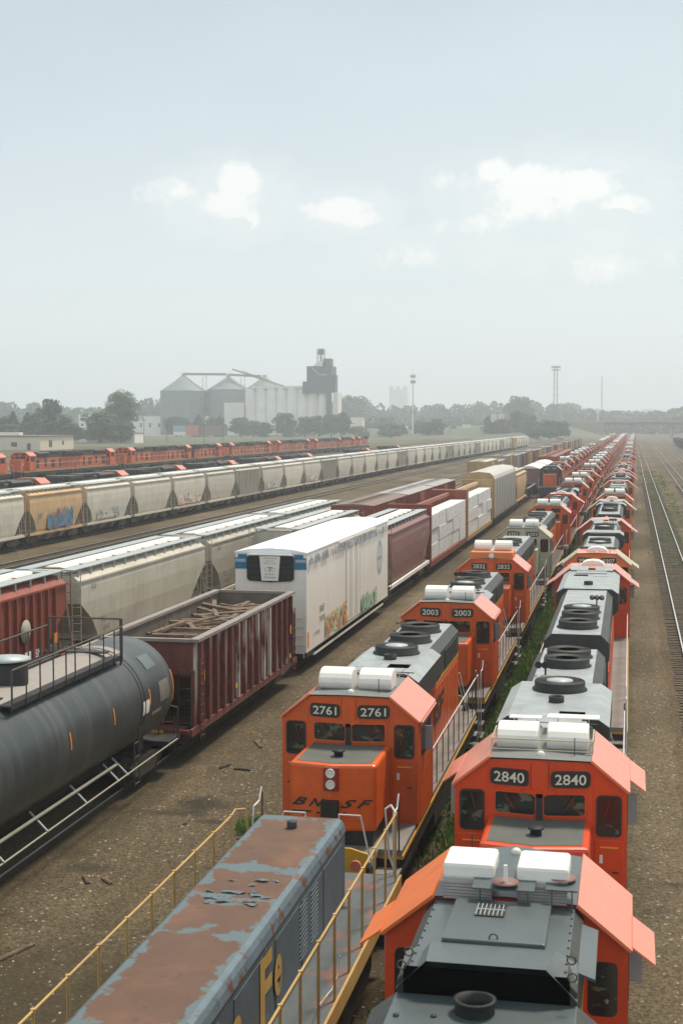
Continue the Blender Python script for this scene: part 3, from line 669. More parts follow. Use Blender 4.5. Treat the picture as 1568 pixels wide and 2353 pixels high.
# nearest locomotive, seen from above its long hood
L0 = make_loco('nearest locomotive, blue-grey hood with a black slot and two boxy white roof units', nose=1.7, hood=11.5, body=m_org2, cab=m_org2,
               ac='box', wings=.30, special=True, roof=m_hgr2, fans=(-6.6, -9.0), fr=.58, num='2848', detail=2)
L0.location = (XR + .03, 19.8, 0)
def l0_extras(t):
    hd = [c for c in t.children if c.name.startswith('long_hood')][0]
    g = MB(); g.box(-.60, .60, -4.05, -2.62, 4.5, 4.60); h = g.build('roof_hatch', m_hgr2, hd, bevel=.02)
    g = MB(); g.box(-.30, .06, -3.25, -2.85, 4.6, 4.615)
    g.build('hatch_grille', m_fan, hd)
    g = MB()
    for k in range(7): g.box(-.29 + k * .052, -.28 + k * .052, -3.25, -2.85, 4.615, 4.63)
    g.box(-.3, .06, -3.06, -3.04, 4.615, 4.63); g.build('grille_bar', m_walk, hd)
    g = MB(); g.add([(-.72, -4.10, 4.56), (.72, -4.10, 4.56), (.66, -4.92, 4.64), (-.66, -4.92, 4.64), (-1.0, -4.90, 4.30), (1.0, -4.90, 4.30), (-.98, -4.30, 4.5), (.98, -4.30, 4.5)],
                    [(0, 1, 2, 3), (0, 3, 4, 6), (1, 7, 5, 2)]); g.build('intake_hood', m_hgr2, hd, keep=False)
    g = MB(); g.box(-.92, .92, -4.875, -4.858, 4.245, 4.55); g.build('intake_opening_shade_plate', mat('deep_black', (.002, .002, .002), .9, spec=0), hd)  # near-black plate; shade of the open slot is put into its colour
    g = MB(); g.lathe((-.08, -5.25, 4.24), [(.22, 0), (.21, .12), (.24, .15), (.19, .155), (.17, .02)], 20); g.build('exhaust_stack', m_fan, hd)
    g = MB()
    for x, y in ((-.9, -4.6), (.92, -4.5), (.95, -5.0), (-.92, -5.0), (-.0, -3.98)):
        g.path([(x + .05 * math.cos(a), y + .0, 4.56 + .05 + .05 * math.sin(a)) for a in [i * math.pi / 4 for i in range(9)]], .010, 5)
    g.build('lifting_eye', m_dkr, hd)
    g = MB()
    rnd = random.Random(3)
    for s in (-1, 1):
        for k in range(9): g.lathe((s * (.86 + .0), -2.6 - k * .25, 4.5), [(.014, 0), (.014, .012), (.001, .014)], 6)
    for x, y in ((-.9, -5.5), (-.5, -5.45), (.55, -5.5), (.8, -5.55), (-.7, -6.0), (.7, -6.0)): g.lathe((x, y, 4.24), [(.035, 0), (.035, .02), (.001, .022)], 8)
    g.build('roof_bolt', m_blk, hd)
    g = MB(); g.prism([(.80, 4.42), (1.18, 4.30), (1.18, 4.33), (.80, 4.46)], -4.3, -2.7, 'y'); g.build('side_panel', m_hgr2, hd)
    g = MB(); g.obox((0, -2.10, 4.80), (.78, .62, .02), Matrix.Rotation(.12, 3, 'X')); g.obox((.72, -2.05, 4.79), (.40, .5, .02), Matrix.Rotation(.12, 3, 'X'))
    for x in (-.3, .3, .6, .85): g.tube((x, -2.3, 4.5), (x, -2.3, 4.78), .012, 4)
    g.build('antenna_plate', m_hgr2, t)
    for q in ((.02, -2.3, 4.83), (.72, -2.0, 4.83)): MB().lathe(q, [(.17, 0), (.17, .012), (.001, .014)], 20).build('antenna_base', m_redh2, t)
    MB().tube((.02, -2.3, 4.84), (.02, -2.3, 5.05), .03, 8, r2=.024).build('antenna_mast', m_cream, t); MB().tube((.72, -2.0, 4.84), (.72, -2.0, 4.95), .014, 6).build('antenna_mast', m_cream, t)
before = set(bpy.data.objects)
l0_extras(L0)
for o in set(bpy.data.objects) - before: o.location.y = .45 if not o.name.startswith('antenna') else .15
for c in L0.children:
    if c.name.startswith('sunshade') and max(v.co.x for v in c.data.vertices) < 0: c.data.materials[0] = mat('deep_orange_sunshade', (.70, .15, .02), .5, var=.08, dirt=(.4, .12, .05), damt=.3)  # left sunshade darkened in colour, painting in its side away from the sun
KIDS.clear()

L1 = make_loco('red-orange locomotive facing the viewer with number 2840 and two white rolls on its roof', nose=1.85, hood=11.3, body=m_org2, cab=m_org2, ac='roll', wings=.30, num='2840',
               fans=(-7.3, -10.9, -12.3), fr=.58, flare=[(-4.1, -8.2, 1.18)], flat=.92, roof=m_hgr, horn=-9.4, detail=2)
L1.location = (XR, 25.6, 0); L1.rotation_euler = (0, 0, math.pi)
g = MB(); g.obox((-.5, -2.35, 4.86), (1.0, .72, .02), Matrix.Rotation(.10, 3, 'X')); g.obox((.42, -2.25, 4.84), (.62, .5, .02), Matrix.Rotation(.10, 3, 'X'))
for x in (-.8, -.2, .2, .65): g.tube((x, -2.3, 4.5), (x, -2.3, 4.85), .014, 4)
g.build('antenna_plate', m_hatch, L1)
g = MB()
for x in (-.92, .92): g.path([(x, -.45, 4.55), (x, -.5, 4.78), (x, -1.4, 4.82), (x, -1.45, 4.55)], .014, 5)
g.path([(-.92, -.5, 4.78), (.92, -.5, 4.78)], .012, 5); g.path([(-.92, -.45, 4.6), (.92, -.45, 4.6)], .012, 5); g.build('roof_cage', m_crm, L1)
S1 = make_loco('bright orange locomotive facing the viewer with number 2761 behind the rusty blue slug', nose=2.0, hood=10.3, num='2761', brand=True, fans=(-6.5, -8.9, -10.9), fr=.58, flare=[(-3.2, -7.4, 1.08)], sidetext='BNSF')
S1.location = (X2 - .03, 30.8, 0); S1.rotation_euler = (0, 0, math.pi)
S2 = make_loco('orange locomotive facing the viewer with number 2003 on dark boards, second in the middle row', nose=2.0, hood=9.0, num='2003', fans=(-5.6, -7.0, -9.4), fr=.58, flare=[(-3.0, -4.6, 1.15)], horn=-7.9, detail=2)
S2.location = (X2, 47.7, 0); S2.rotation_euler = (0, 0, math.pi)
S3 = make_loco('orange locomotive facing the viewer with number 2832 and a raised box front on its roof', nose=1.9, hood=12.6, num='2832', fans=(-8.6, -10.4), fr=.58, roof=m_hgr, detail=2)
S3.location = (X2, 63.6, 0); S3.rotation_euler = (0, 0, math.pi)
g = MB(); g.box(-.95, .95, -1.4, .1, 4.5, 4.86); g.build('roof_box', m_org3, S3, bevel=.04)
for x in (-.46, .46):
    pass
for c in S3.children:
    if c.name.startswith(('air_conditioner', 'roof_beacon')): c.location.z = .3
MB().lathe((0, .1, 4.66), [(.13, 0), (.13, .05), (.001, .03)], 16, 0, 'y').build('roof_headlight', m_lamp, S3)
S4 = make_loco('cream and faded green locomotive in the middle row with a board ending in 03', nose=1.9, hood=16.2, body=m_org, cab=m_crm, shade=m_crm, num='6303', fans=(-7.5, -9.2, -12.0, -14.0), fr=.58, flare=[(-3.0, -4.8, 1.15)], detail=2)
S4.location = (X2, 82.7, 0); S4.rotation_euler = (0, 0, math.pi)
g = MB()
for s in (-1, 1): g.box(*sorted((s * 1.552, s * 1.57)), -2.2, -.1, 1.8, 3.0)
g.build('lower_cab_panel', m_grnp, S4)
L2 = make_loco('red-orange locomotive facing away just behind 2840, long grey hood and wide cab wings', nose=2.0, hood=18.1, body=m_org2, cab=m_org2, ac='dome', wings=.34, fans=(-15.5, -17.0, -19.0), fr=.58,
               top=4.45, horn=-14.0, flare=[(-2.6, -9.2, 1.14)], slope_roof=m_pink, detail=2, boards=False)
L2.location = (XR + .04, 62.3, 0)
L3 = make_loco('faded yellow-orange locomotive facing the viewer with number 9907 on its brow', nose=1.9, hood=9.6, body=m_org3, cab=m_org3, shade=m_crm, ac='dome', wings=.36, num='9907', fans=(-6, -8), slope_roof=m_pink, detail=2, dyn=(-3.2, -5.5))
L3.location = (XR + .06, 67.2, 0); L3.rotation_euler = (0, 0, math.pi)
L4 = make_loco('orange locomotive facing away just behind 9907, grey hood with horn and spread wings', nose=2.2, hood=9.3, body=m_org, cab=m_org, ac=None, wings=.36, fans=(-8.5, -6.5), horn=-4.2, flare=[(-9.5, -11.6, 1.15)], dyn=(-5, -3.5), slope_roof=m_pink, boards=False)
L4.location = (XR + .1, 92.9, 0)
L5 = make_loco('faded yellow locomotive seen over its long hood with a pale roof dome, right-hand row', nose=2.0, hood=15.0, body=m_org3, cab=m_org3, shade=m_crm, ac='dome', wings=.36, fans=(-14, -12, -8), flare=[(-3, -5.5, 1.15)], slope_roof=m_pink, boards=False)
L5.location = (XR + .16, 116.2, 0)
# second-look prototypes: mid detail, then folded ones for the far end of the yard
mid_a = make_loco('x', detail=1, nose=2.0, hood=13.5, ac='roll', fans=(-6.8, -9.5, -11.5, -13.6), fr=.58, flare=[(-3.1, -5.4, 1.15)])
mid_b = make_loco('x', slope_roof=m_pink, detail=1, nose=2.0, hood=13.5, ac='dome', wings=.42, body=m_org2, cab=m_org2, fans=(-6.8, -9.5, -13.6), fr=.58, flare=[(-3.1, -5.4, 1.15), (-10.6, -14.5, 1.12)])
mid_c = make_loco('x', slope_roof=m_pink, detail=1, nose=2.0, hood=13.5, ac=None, body=m_org3, cab=m_org3, shade=m_pink, wings=.42, fans=(-6.8, -9.5), dyn=(-10.5, -13))
mid_d = make_loco('x', detail=1, nose=2.0, hood=13.5, ac='roll', body=m_dgr, cab=m_org3, fans=(-6.8, -9.5, -11.5), roof=m_hgr2)
mid_f = make_loco('x', detail=1, nose=2.2, hood=13.5, ac=None, body=m_org, cab=m_dgr, nosem=m_org, fans=(-6.8, -9.5, -11.5), roof=m_hgr, num='4723')
FULL = 2.95 + 2.38 + 13.5 + .85
# wide modern road engines standing on the left: dark flared radiators
def make_road_engine(detail=1):
    t = make_loco('x', detail=1, nose=1.9, hood=16.2, ac=None, wings=0, fans=(), body=m_orgd, top=4.35, roof=m_nose, shade=m_pink)
    hd = [c for c in t.children if c.name.startswith('long_hood')][0]
    g = MB(); g.prism([(-.95, 3.7), (-1.55, 4.15), (-1.55, 4.5), (1.55, 4.5), (1.55, 4.15), (.95, 3.7)], -18.3, -14.4, 'y'); g.prism([(-1.1, 3.9), (-1.25, 4.3), (-1.0, 4.5), (1.0, 4.5), (1.25, 4.3), (1.1, 3.9)], -8.6, -4.0, 'y')
    g.box(-1.0, 1.0, -13.6, -9.6, 4.3, 4.55); g.build('radiator_wing', m_dgr, hd)
    g = MB()
    for s in (-1, 1):
        for yy, ww, z0, z1 in ((-4.2, 1.6, 2.0, 3.3), (-7.5, .8, 2.2, 3.4), (-10.5, 1.4, 2.0, 3.2), (-13.2, .7, 2.0, 3.4)): g.box(*sorted((s * .93, s * .96)), yy - ww / 2, yy + ww / 2, z0, z1)
    g.build('side_grille', m_truck, hd)
    hd.data.materials[1] = m_orgd
    return t
road_e = make_road_engine()
far_p = {}
for k, o in (('a', mid_a), ('b', mid_b), ('c', mid_c), ('d', mid_d), ('e', road_e), ('f', mid_f)): far_p[k] = join(o, 'locomotive')
def far_loco(k, loc, rz, label, group):
    o = far_p[k].copy(); COL.objects.link(o); o.location = loc; o.rotation_euler = (0, 0, rz); return tag(o, label, 'locomotive', group)
PR = {'a': mid_a, 'b': mid_b, 'c': mid_c, 'd': mid_d, 'e': road_e, 'f': mid_f}
LOOK = {'a': 'orange with white roof rolls', 'b': 'red-orange with a pale roof dome and wings', 'c': 'faded yellow-orange with bare roof and wings', 'd': 'dark green hood and faded orange cab', 'e': 'orange with black winged radiators'}
ORD = ['first', 'second', 'third', 'fourth', 'fifth', 'sixth', 'seventh', 'eighth', 'ninth', 'tenth', 'eleventh', 'twelfth', 'thirteenth', 'fourteenth', 'fifteenth', 'sixteenth', 'seventeenth', 'eighteenth']
ORIGIN = []
def row(x, cabs, rowname, start, far_y, group, drift=0.0, anchor='', dz=0):
    """cabs: (y of cab front, facing +1 away / -1 towards, kind)"""
    for i, (y, f, k) in enumerate(cabs):
        xx = x + drift * max(0, y - 60); rz = 0 if f > 0 else math.pi
        if y < far_y:
            lab = '%s locomotive, %s, %s in the %s' % ({'a': 'orange', 'b': 'red-orange', 'c': 'faded yellow', 'd': 'green', 'e': 'orange', 'f': 'dark-cabbed orange-nosed'}[k], 'facing away' if f > 0 else 'facing the viewer', ORD[start + i] if start + i < 18 else 'later one', rowname)
            dup(PR[k], (xx, y, dz), rz, lab, group)
        else:
            lab = 'small distant %s locomotive towards the far end of the %s' % ({'a': 'orange', 'b': 'red-orange', 'c': 'faded yellow', 'd': 'green-hooded', 'e': 'orange'}[k], rowname)
            far_loco(k, (xx, y, dz), rz, lab, group)
rg = random.Random(11)
cabs = [(124.0, -1, 'd'), (156.1, 1, 'c'), (180.4, 1, 'b'), (188.6, -1, 'b'), (216.1, 1, 'b')]
y = 228.0
fl = -1
while y < 860:
    cabs.append((y if fl < 0 else y + 13.5, fl, rg.choice('abbc'))); y += 20.4; fl = -fl if rg.random() < .75 else fl
row(XR, cabs, 'right-hand row', 6, 235, 'locomotives in the right-hand row', .0042)
for o, l in ((L0, 0), (L1, 1), (L2, 2), (L3, 3), (L4, 4), (L5, 5)): o['group'] = 'locomotives in the right-hand row'
cabs = [(105.9, -1, 'a'), (123.5, -1, 'b'), (147.8, -1, 'a'), (165.5, -1, 'a'), (184.0, -1, 'c'), (205.0, -1, 'a')]
y = 226
while y < 860: cabs.append((y, -1, rg.choice('aaabcd'))); y += 20.1
row(X2 - .0, cabs, 'middle row', 4, 235, 'locomotives in the middle row', .0035)
for o in (S1, S2, S3, S4): o['group'] = 'locomotives in the middle row'
cabs = [(205.0, -1, 'f'), (226, -1, 'c'), (246.5, -1, 'a')]
y = 267
while y < 850: cabs.append((y, -1, rg.choice('aaccbd'))); y += 20.1
row(X3, cabs, 'third row', 0, 250, 'locomotives in the third row', .0035)
cabs = [(141, 1, 'e'), (165, 1, 'e'), (188, 1, 'e'), (214, 1, 'e'), (243, 1, 'e'), (268, 1, 'e'), (330, 1, 'e'), (375, 1, 'e')]
row(XA, cabs, 'row behind the hopper train', 0, 300, 'locomotives behind the hopper train', 0, dz=.35)
cabs = []
y = 196.0; fl = 1
ys = [(196.1, 1), (218.3, 1), (224.5, -1), (261.7, 1), (267.8, -1), (290.0, 1), (312.4, -1), (335, 1), (358, -1), (381, 1), (404, 1), (427, -1), (450, 1), (473, -1), (488, 1)]
for i, (y, f) in enumerate(ys): cabs.append((y, f, 'e'))
# keep 22.4 m between engines: rebuild on a regular pitch starting from the first cab
cabs = []; y = 178.0; i = 0
while y < 486:
    f = (1, -1, 1, -1, 1, 1, -1, 1, -1, 1, -1, 1, 1, -1, 1)[i % 15]
    cabs.append((y + 17.5 if f > 0 else y + 3.3, f, 'e')); y += 22.6; i += 1
row(XB, cabs, 'long left row', 0, 340, 'locomotives in the long left row', 0, dz=1.65)
remove(mid_a); remove(mid_b); remove(mid_c); remove(mid_d); remove(mid_f); remove(road_e)
for o in far_p.values(): bpy.data.objects.remove(o)
KIDS.clear()

# ---------------------------------------------------------------- freight cars
def trucks(t, yc, gauge=1):
    for y in yc:
        b = MB(); b.box(-.97, .97, y - .3, y + .3, .6, .88); tr = b.build('truck', m_truck, t)
        for s in (-1, 1):
            b = MB(); b.prism([(y - 1.25, .6), (y - .7, .42), (y + .7, .42), (y + 1.25, .6), (y + 1.25, .8), (y + .6, .95), (y - .6, .95), (y - 1.25, .8)], s * .98, s * 1.14, 'x'); b.build('side_frame', m_truck, tr)
        w = MB()
        for dy in (-.88, .88):
            for s in (-1, 1): w.tube((s * .68, y + dy, .59), (s * .84, y + dy, .59), .42, 12)
            w.tube((-1, y + dy, .59), (1, y + dy, .59), .1, 6)
        w.build('wheel_set', m_truck, tr)
def coupl(t, L):
    for s in (-1, 1):
        c = MB(); c.box(-.11, .11, *sorted((s * L / 2, s * (L / 2 - .8))), .75, .98); c.build('coupler', m_truck, t)
def ladder(t, x, y, z0, z1, w, axis='x', m=None, n=None, name='ladder'):
    g = MB(); n = n or int((z1 - z0) / .32)
    d = (w / 2, 0) if axis == 'x' else (0, w / 2)
    for s in (-1, 1): g.tube((x + s * d[0], y + s * d[1], z0), (x + s * d[0], y + s * d[1], z1), .022, 4)
    for k in range(n): z = z0 + (z1 - z0) * (k + .5) / n; g.tube((x - d[0], y - d[1], z), (x + d[0], y + d[1], z), .016, 4)
    return g.build(name, m or m_rim, t)
def make_hopper(label='x', L=12.4, m=None, ribs=0, top=4.55, detail=1, trough=True, sill=None, cat='hopper car', letters=None, name='hopper_car', rustline=False, cut=1.5, text_m=None):
    m = m or m_hop; t = thing(name, label, cat); h = L / 2 - .42; D = detail
    lv = [(1.28, 1.30, h - cut), (1.5, 1.42, h - cut), (2.3, 1.50, h - cut * .62), (3.1, 1.53, h), (3.75, 1.52, h), (top - .35, 1.45, h), (top - .1, 1.12, h), (top, .55, h)]
    if ribs: lv = [(1.28, 1.46, h - cut), (1.5, 1.46, h - cut), (3.1, 1.46, h), (top - .35, 1.46, h), (top - .08, 1.1, h), (top, .55, h)]
    b = MB(); vs = []
    for z, w, hl in lv: vs += [(-w, -hl, z), (w, -hl, z), (w, hl, z), (-w, hl, z)]
    fs = []; mm = []
    for k in range(len(lv) - 1):
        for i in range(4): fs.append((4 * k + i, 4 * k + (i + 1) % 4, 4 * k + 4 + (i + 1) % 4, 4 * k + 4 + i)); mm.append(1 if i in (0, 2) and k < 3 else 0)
    n = 4 * (len(lv) - 1); fs += [(0, 1, 2, 3), (n, n + 1, n + 2, n + 3)]; mm += [1, 0]
    b.add(vs, fs, mm)
    if ribs:
        for k in range(ribs):
            y = -h + cut * .5 + (2 * h - cut) * k / (ribs - 1)
            z0 = 1.3 if abs(y) < h - cut else 1.3 + (abs(y) - h + cut) / cut * 1.8
            for s in (-1, 1): b.box(*sorted((s * 1.46, s * 1.57)), y - .05, y + .05, z0, top - .36)
    b.box(-1.56, 1.56, -h + .05, h - .05, top - .42, top - .34)
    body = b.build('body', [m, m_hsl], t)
    b = MB()
    for s in (-1, 1): b.box(*sorted((s * 1.38, s * 1.52)), -L / 2 + .35, L / 2 - .35, 1.08, 1.29)
    b.box(-1.5, 1.5, -L / 2 + .35, -L / 2 + .5, 1.05, 1.29); b.box(-1.5, 1.5, L / 2 - .5, L / 2 - .35, 1.05, 1.29); b.box(-.3, .3, -L / 2 + .4, L / 2 - .4, .8, 1.2)
    b.build('side_sill', sill or m, t)
    b = MB(); nb = 3 if L < 14 else 4; bw = (2 * (h - cut)) / nb
    for k in range(nb):
        yc = -(h - cut) + bw * (k + .5); b.add([(-1.3, yc - bw * .48, 1.28), (1.3, yc - bw * .48, 1.28), (1.3, yc + bw * .48, 1.28), (-1.3, yc + bw * .48, 1.28), (-.6, yc - .3, .42), (.6, yc - .3, .42), (.6, yc + .3, .42), (-.6, yc + .3, .42)], [(0, 1, 5, 4), (1, 2, 6, 5), (2, 3, 7, 6), (3, 0, 4, 7), (4, 5, 6, 7)])
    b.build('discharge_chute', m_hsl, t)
    trucks(t, (-L / 2 + 1.75, L / 2 - 1.75)); coupl(t, L)
    if trough:
        b = MB(); nn = 5 if L < 14 else 8; w = (2 * h - 1.6) / nn
        for k in range(nn): y = -h + .8 + w * k; b.prism([(-.42, top), (.42, top), (.34, top + .16), (-.34, top + .16)], y + .03, y + w - .03, 'y')
        b.build('trough_hatch', m_hatch, t)
        if rustline:
            b = MB(); b.box(.44, .50, -h + .6, h - .6, top - .02, top + .07); b.box(-.5, -.44, -h + .6, h - .6, top - .02, top + .07)
            for k in range(nn + 1): y = -h + .8 + w * k; b.box(-.5, .62, y - .04, y + .04, top + .02, top + .10)
            b.build('hatch_latch_rod', m_rust, t)
    for s in (-1, 1):
        b = MB(); b.box(*sorted((s * .72, s * 1.32)), -h - .1, h + .1, top + .10, top + .13)
        if D > 1:
            for k in range(13): y = -h + .4 + (2 * h - .8) * k / 12; b.box(*sorted((s * 1.26, s * 1.31)), y - .03, y + .03, top - .35, top + .10)
        b.build('running_board', m_walk, t)
    b = MB(); b.box(-1.3, 1.3, -h - .12, -h + .35, top + .07, top + .10); b.box(-1.3, 1.3, h - .35, h + .12, top + .07, top + .10); b.build('end_platform', m_walk, t)
    for s in (-1, 1):
        ladder(t, s * 1.4, -L / 2 + .3, 1.1, top + .1, .38, 'x', m); ladder(t, s * 1.4, L / 2 - .3, 1.1, top + .1, .38, 'x', m)
        for q in (-1, 1): MB().tube((q * 1.15, s * (L / 2 - .45), 1.25), (q * .9, s * (h - .02), 3.2), .045, 4).build('end_strut', m, t)
    if letters:
        for s, yy, z, hh, ww in letters: text(s, (1.535 if not ribs else 1.5, yy, z), (0, 1, 0), (0, 0, 1), hh, text_m or m_print, body, wid=ww, ext=.02)
    return t
def graffiti(t, x, y0, y1, z0, z1, mats, seed, dens=1.0):
    r = random.Random(seed); L = y1 - y0; H = z1 - z0
    g = MB(); n = 14; up = [(y0 + L * k / n, z1 - H * r.uniform(0, .45)) for k in range(n + 1)]; lo = [(y0 + L * k / n, z0 + H * r.uniform(0, .12)) for k in range(n + 1)]
    pts = up + lo[::-1]
    for k in range(n): g.add([(x + .006, *up[k]), (x + .006, *up[k + 1]), (x + .006, *lo[k + 1]), (x + .006, *lo[k])], [(0, 1, 2, 3)], 0)
    off = .008
    for j in range(int(26 * dens)):
        a = y0 + r.random() * L; c = z0 + r.random() * H * .8; mi = r.choice((1, 1, 2) if len(mats) > 2 else (1,)); off += .0004
        p = [(a, c)]
        for k in range(6): p.append((min(y1, max(y0, p[-1][0] + r.uniform(-.25, .35) * min(1, L / 3))), min(z1, max(z0, p[-1][1] + r.uniform(-.4, .42) * H * .5))))
        w = r.uniform(.03, .07)
        for q0, q1 in zip(p, p[1:]):
            d = Vector((q1[0] - q0[0], q1[1] - q0[1]))
            if d.length < .01: continue
            nn = Vector((-d.y, d.x)).normalized() * w
            off += .0004
            g.add([(x + off, q0[0] - nn.x, q0[1] - nn.y), (x + off, q1[0] - nn.x, q1[1] - nn.y), (x + off, q1[0] + nn.x, q1[1] + nn.y), (x + off, q0[0] + nn.x, q0[1] + nn.y)], [(0, 1, 2, 3)], mi)
    return g.build('graffiti', mats, t)

# the long pale hopper train
HP = 12.55
hz = .32
def hop_label(n): return 'pale grey hopper car, %s from the near end of the long hopper train' % ORD[n]
hA = make_hopper(hop_label(0), 12.3, m_hop2, 0, 4.75, 2); hA.location = (XH, 101.8, hz); hA['group'] = 'hopper cars of the long train'
hT = make_hopper('tan orange hopper car with a blue and red graffiti tag on its side', 12.3, m_tan, 0, 4.75, 2, text_m=m_g3, letters=[('NW', -3.6, 2.6, .5, .9)])
hT.location = (XH, 101.8 + HP, hz); hT['group'] = 'hopper cars of the long train'
bd = [c for c in hT.children if c.name.startswith('body')][0]
graffiti(bd, 1.545, -2.2, 3.4, 1.35, 3.1, [m_g3, m_g3, m_g4], 5, 1.2)
hR = make_hopper('x', 12.3, m_hop, 16, 4.75, 1); hB = make_hopper('x', 12.3, m_hop2, 0, 4.75, 1)
farR = join(hR, 'hopper_car'); farB = join(hB, 'hopper_car')
hG = dup(hB, (XH, 101.8 + 4 * HP, hz), 0, 'pale hopper car with red scribbled graffiti along its lower side', 'hopper cars of the long train')
bd = MB(); 
bg_ = graffiti(hG, 1.52, -4.2, 3.8, 1.4, 2.6, [m_hop2, m_g4, m_print], 9, .9)
GRAF = {2: (3, [m_hop2, m_pgrey, m_print]), 7: (13, [m_hop2, m_g3, m_pgrey]), 9: (17, [m_hop2, m_g4, m_print])}
for i in range(2, 43):
    if i == 4: continue
    y = 101.8 + i * HP; k = (i in (6, 10, 16, 22, 27, 33)); off = max(0, y - 300) * .012
    if i < 12:
        hc = dup(hR if k else hB, (XH, y, hz), 0, ('ribbed ' if k else 'smooth ') + hop_label(i), 'hopper cars of the long train')
        if i in GRAF: graffiti(hc, 1.52, -3.2, 2.4, 1.45, 2.4, GRAF[i][1], GRAF[i][0], .6)
    else:
        o = (farR if k else farB).copy(); COL.objects.link(o); o.location = (XH + off, y, hz)
        tag(o, ('ribbed ' if k else 'smooth-sided ') + 'pale hopper car in the distant half of the long hopper train', 'hopper car', 'hopper cars of the long train')
remove(hR); remove(hB); bpy.data.objects.remove(farR); bpy.data.objects.remove(farB)

# boxcars and other shells
def make_boxcar(label='x', L=16, m=None, roof=None, top=4.6, ribs=14, cat='boxcar', arch=.12, name='boxcar', door=True, floor=1.05, w=1.5):
    m = m or m_redh; t = thing(name, label, cat); h = L / 2 - .35
    b = MB(); b.prism([(-w, floor), (w, floor), (w, top), (-w, top)], -h, h, 'y')
    for k in range(ribs):
        y = -h + .15 + (2 * h - .3) * k / (ribs - 1)
        for s in (-1, 1): b.box(*sorted((s * w, s * (w + .07))), y - .07, y + .07, floor, top - .05)
    for e in (-1, 1):
        for k in range(5): b.box(-w + .1, w - .1, *sorted((e * h, e * (h + .05))), floor + .3 + k * .62, floor + .42 + k * .62)
    b.build('body', m, t)
    b = MB(); b.prism([(-w - .06, top), (w + .06, top), (w + .06, top + .03), (w * .5, top + arch), (0, top + arch * 1.3), (-w * .5, top + arch), (-w - .06, top + .03)], -h - .04, h + .04, 'y')
    for k in range(1, ribs): y = -h + 2 * h * k / ribs; b.prism([(-w, top + .04), (w, top + .04), (0, top + arch * 1.3 + .04)], y - .04, y + .04, 'y')
    b.build('roof', roof or m, t)
    if door:
        for s in (-1, 1):
            b = MB(); b.box(*sorted((s * w, s * (w + .1))), -1.5, 1.5, floor + .1, top - .15)
            for k in range(5): b.box(*sorted((s * (w + .1), s * (w + .13))), -1.4, 1.4, floor + .4 + k * .62, floor + .46 + k * .62)
            b.build('door', m, t)
    b = MB(); b.box(-1.4, 1.4, -h, h, floor - .25, floor - .01); b.build('underframe', m_blk, t)
    trucks(t, (-L / 2 + 2.2, L / 2 - 2.2)); coupl(t, L)
    for e in (-1, 1): ladder(t, e * (w - .25), e * (h + .1), floor, top, .4, 'x', m)
    return t
GL = 'cars of the left freight string'; GM = 'cars of the centre freight string'; GT = 'cars of the near freight string'
# left string: red hopper, long grey hoppers
o = make_hopper('ribbed red hopper car with a pale round emblem at the left edge', 18, m_redh, 21, 4.5, 2, cut=2.6, sill=m_redh, letters=[('BN', 5.6, 1.75, .32, .5)], text_m=m_hatch, rustline=True)
o.location = (XL, 45.6, 0); o['group'] = GL
bd = [c for c in o.children if c.name.startswith('body')][0]
MB().lathe((1.58, 4.3, 2.75), [(.45, 0), (.45, .012), (.001, .012)], 28, 0, 'x').build('round_emblem', m_hsl, bd)
MB().box(1.58, 1.595, 7.0, 7.3, 1.9, 2.3).build('reflector', m_or, o); MB().box(1.58, 1.59, 4.2, 4.75, 1.45, 1.95).build('data_plate', m_hatch, o)
o = make_hopper('long smooth grey hopper car with white hatches between red hopper and white reefer', 18.6, m_hop, 0, 4.4, 2, cut=2.2, rustline=True, letters=[('TILX', -6.3, 2.15, .26, .7), ('638402', -6.0, 1.75, .22, .9), ('TILX', -7.4, 3.7, .22, .6)])
o.location = (XL, 64.4, 0); o['group'] = GL; g1 = o
o = dup(g1, (XL, 83.3, 0), 0, 'second long smooth grey hopper car, its near end beside the white reefer roof', GL)
o = dup(g1, (XL, 102.2, 0), 0, 'third long grey hopper car, only its hatch roof showing behind the reefer', GL)
# centre string
o = make_hopper('grey hopper car with white roof hatches showing just above the reefer roof', 18.6, m_hop, 0, 4.6, 2, cut=2.2, rustline=True)
o.location = (XM, 86.0, 0); o['group'] = GM
def make_gondola(label, L, m, rim, zt=3.0, cat='gondola', ribs=14, inside=None):
    t = thing('gondola', label, cat); h = L / 2 - .5; w = 1.5
    b = MB(); z0 = 1.05
    for s in (-1, 1): b.box(*sorted((s * w, s * (w - .07))), -h, h, z0, zt)
    for e in (-1, 1): b.box(-w + .07, w - .07, *sorted((e * h, e * (h - .07))), z0, zt)
    b.box(-w + .07, w - .07, -h + .07, h - .07, z0, z0 + .08)
    for k in range(ribs):
        y = -h + .1 + (2 * h - .2) * k / (ribs - 1)
        for s in (-1, 1): b.box(*sorted((s * w, s * (w + .1))), y - .08, y + .08, z0, zt - .05)
    b.build('body', m, t)
    b = MB()
    for s in (-1, 1): b.box(*sorted((s * (w - .1), s * (w + .11))), -h - .02, h + .02, zt, zt + .1)
    for e in (-1, 1): b.box(-w + .1, w - .1, *sorted((e * (h - .1), e * (h + .02))), zt, zt + .1)
    b.build('top_rim', rim, t)
    trucks(t, (-L / 2 + 2, L / 2 - 2)); coupl(t, L); return t
y = 106.8
lab = ['red ribbed boxcar with a dark speckled roof, nearest of the red boxcars', 'red ribbed boxcar, middle one of the three red boxcars', 'red ribbed boxcar with a pale roof, farthest of the three red boxcars']
for i in range(3):
    o = make_boxcar(lab[i], 16.1, m_redh, (m_roofd, m_autp, m_autp)[i], 4.75, 18); o.location = (XM, y + 16.3 * i, 0); o['group'] = GM
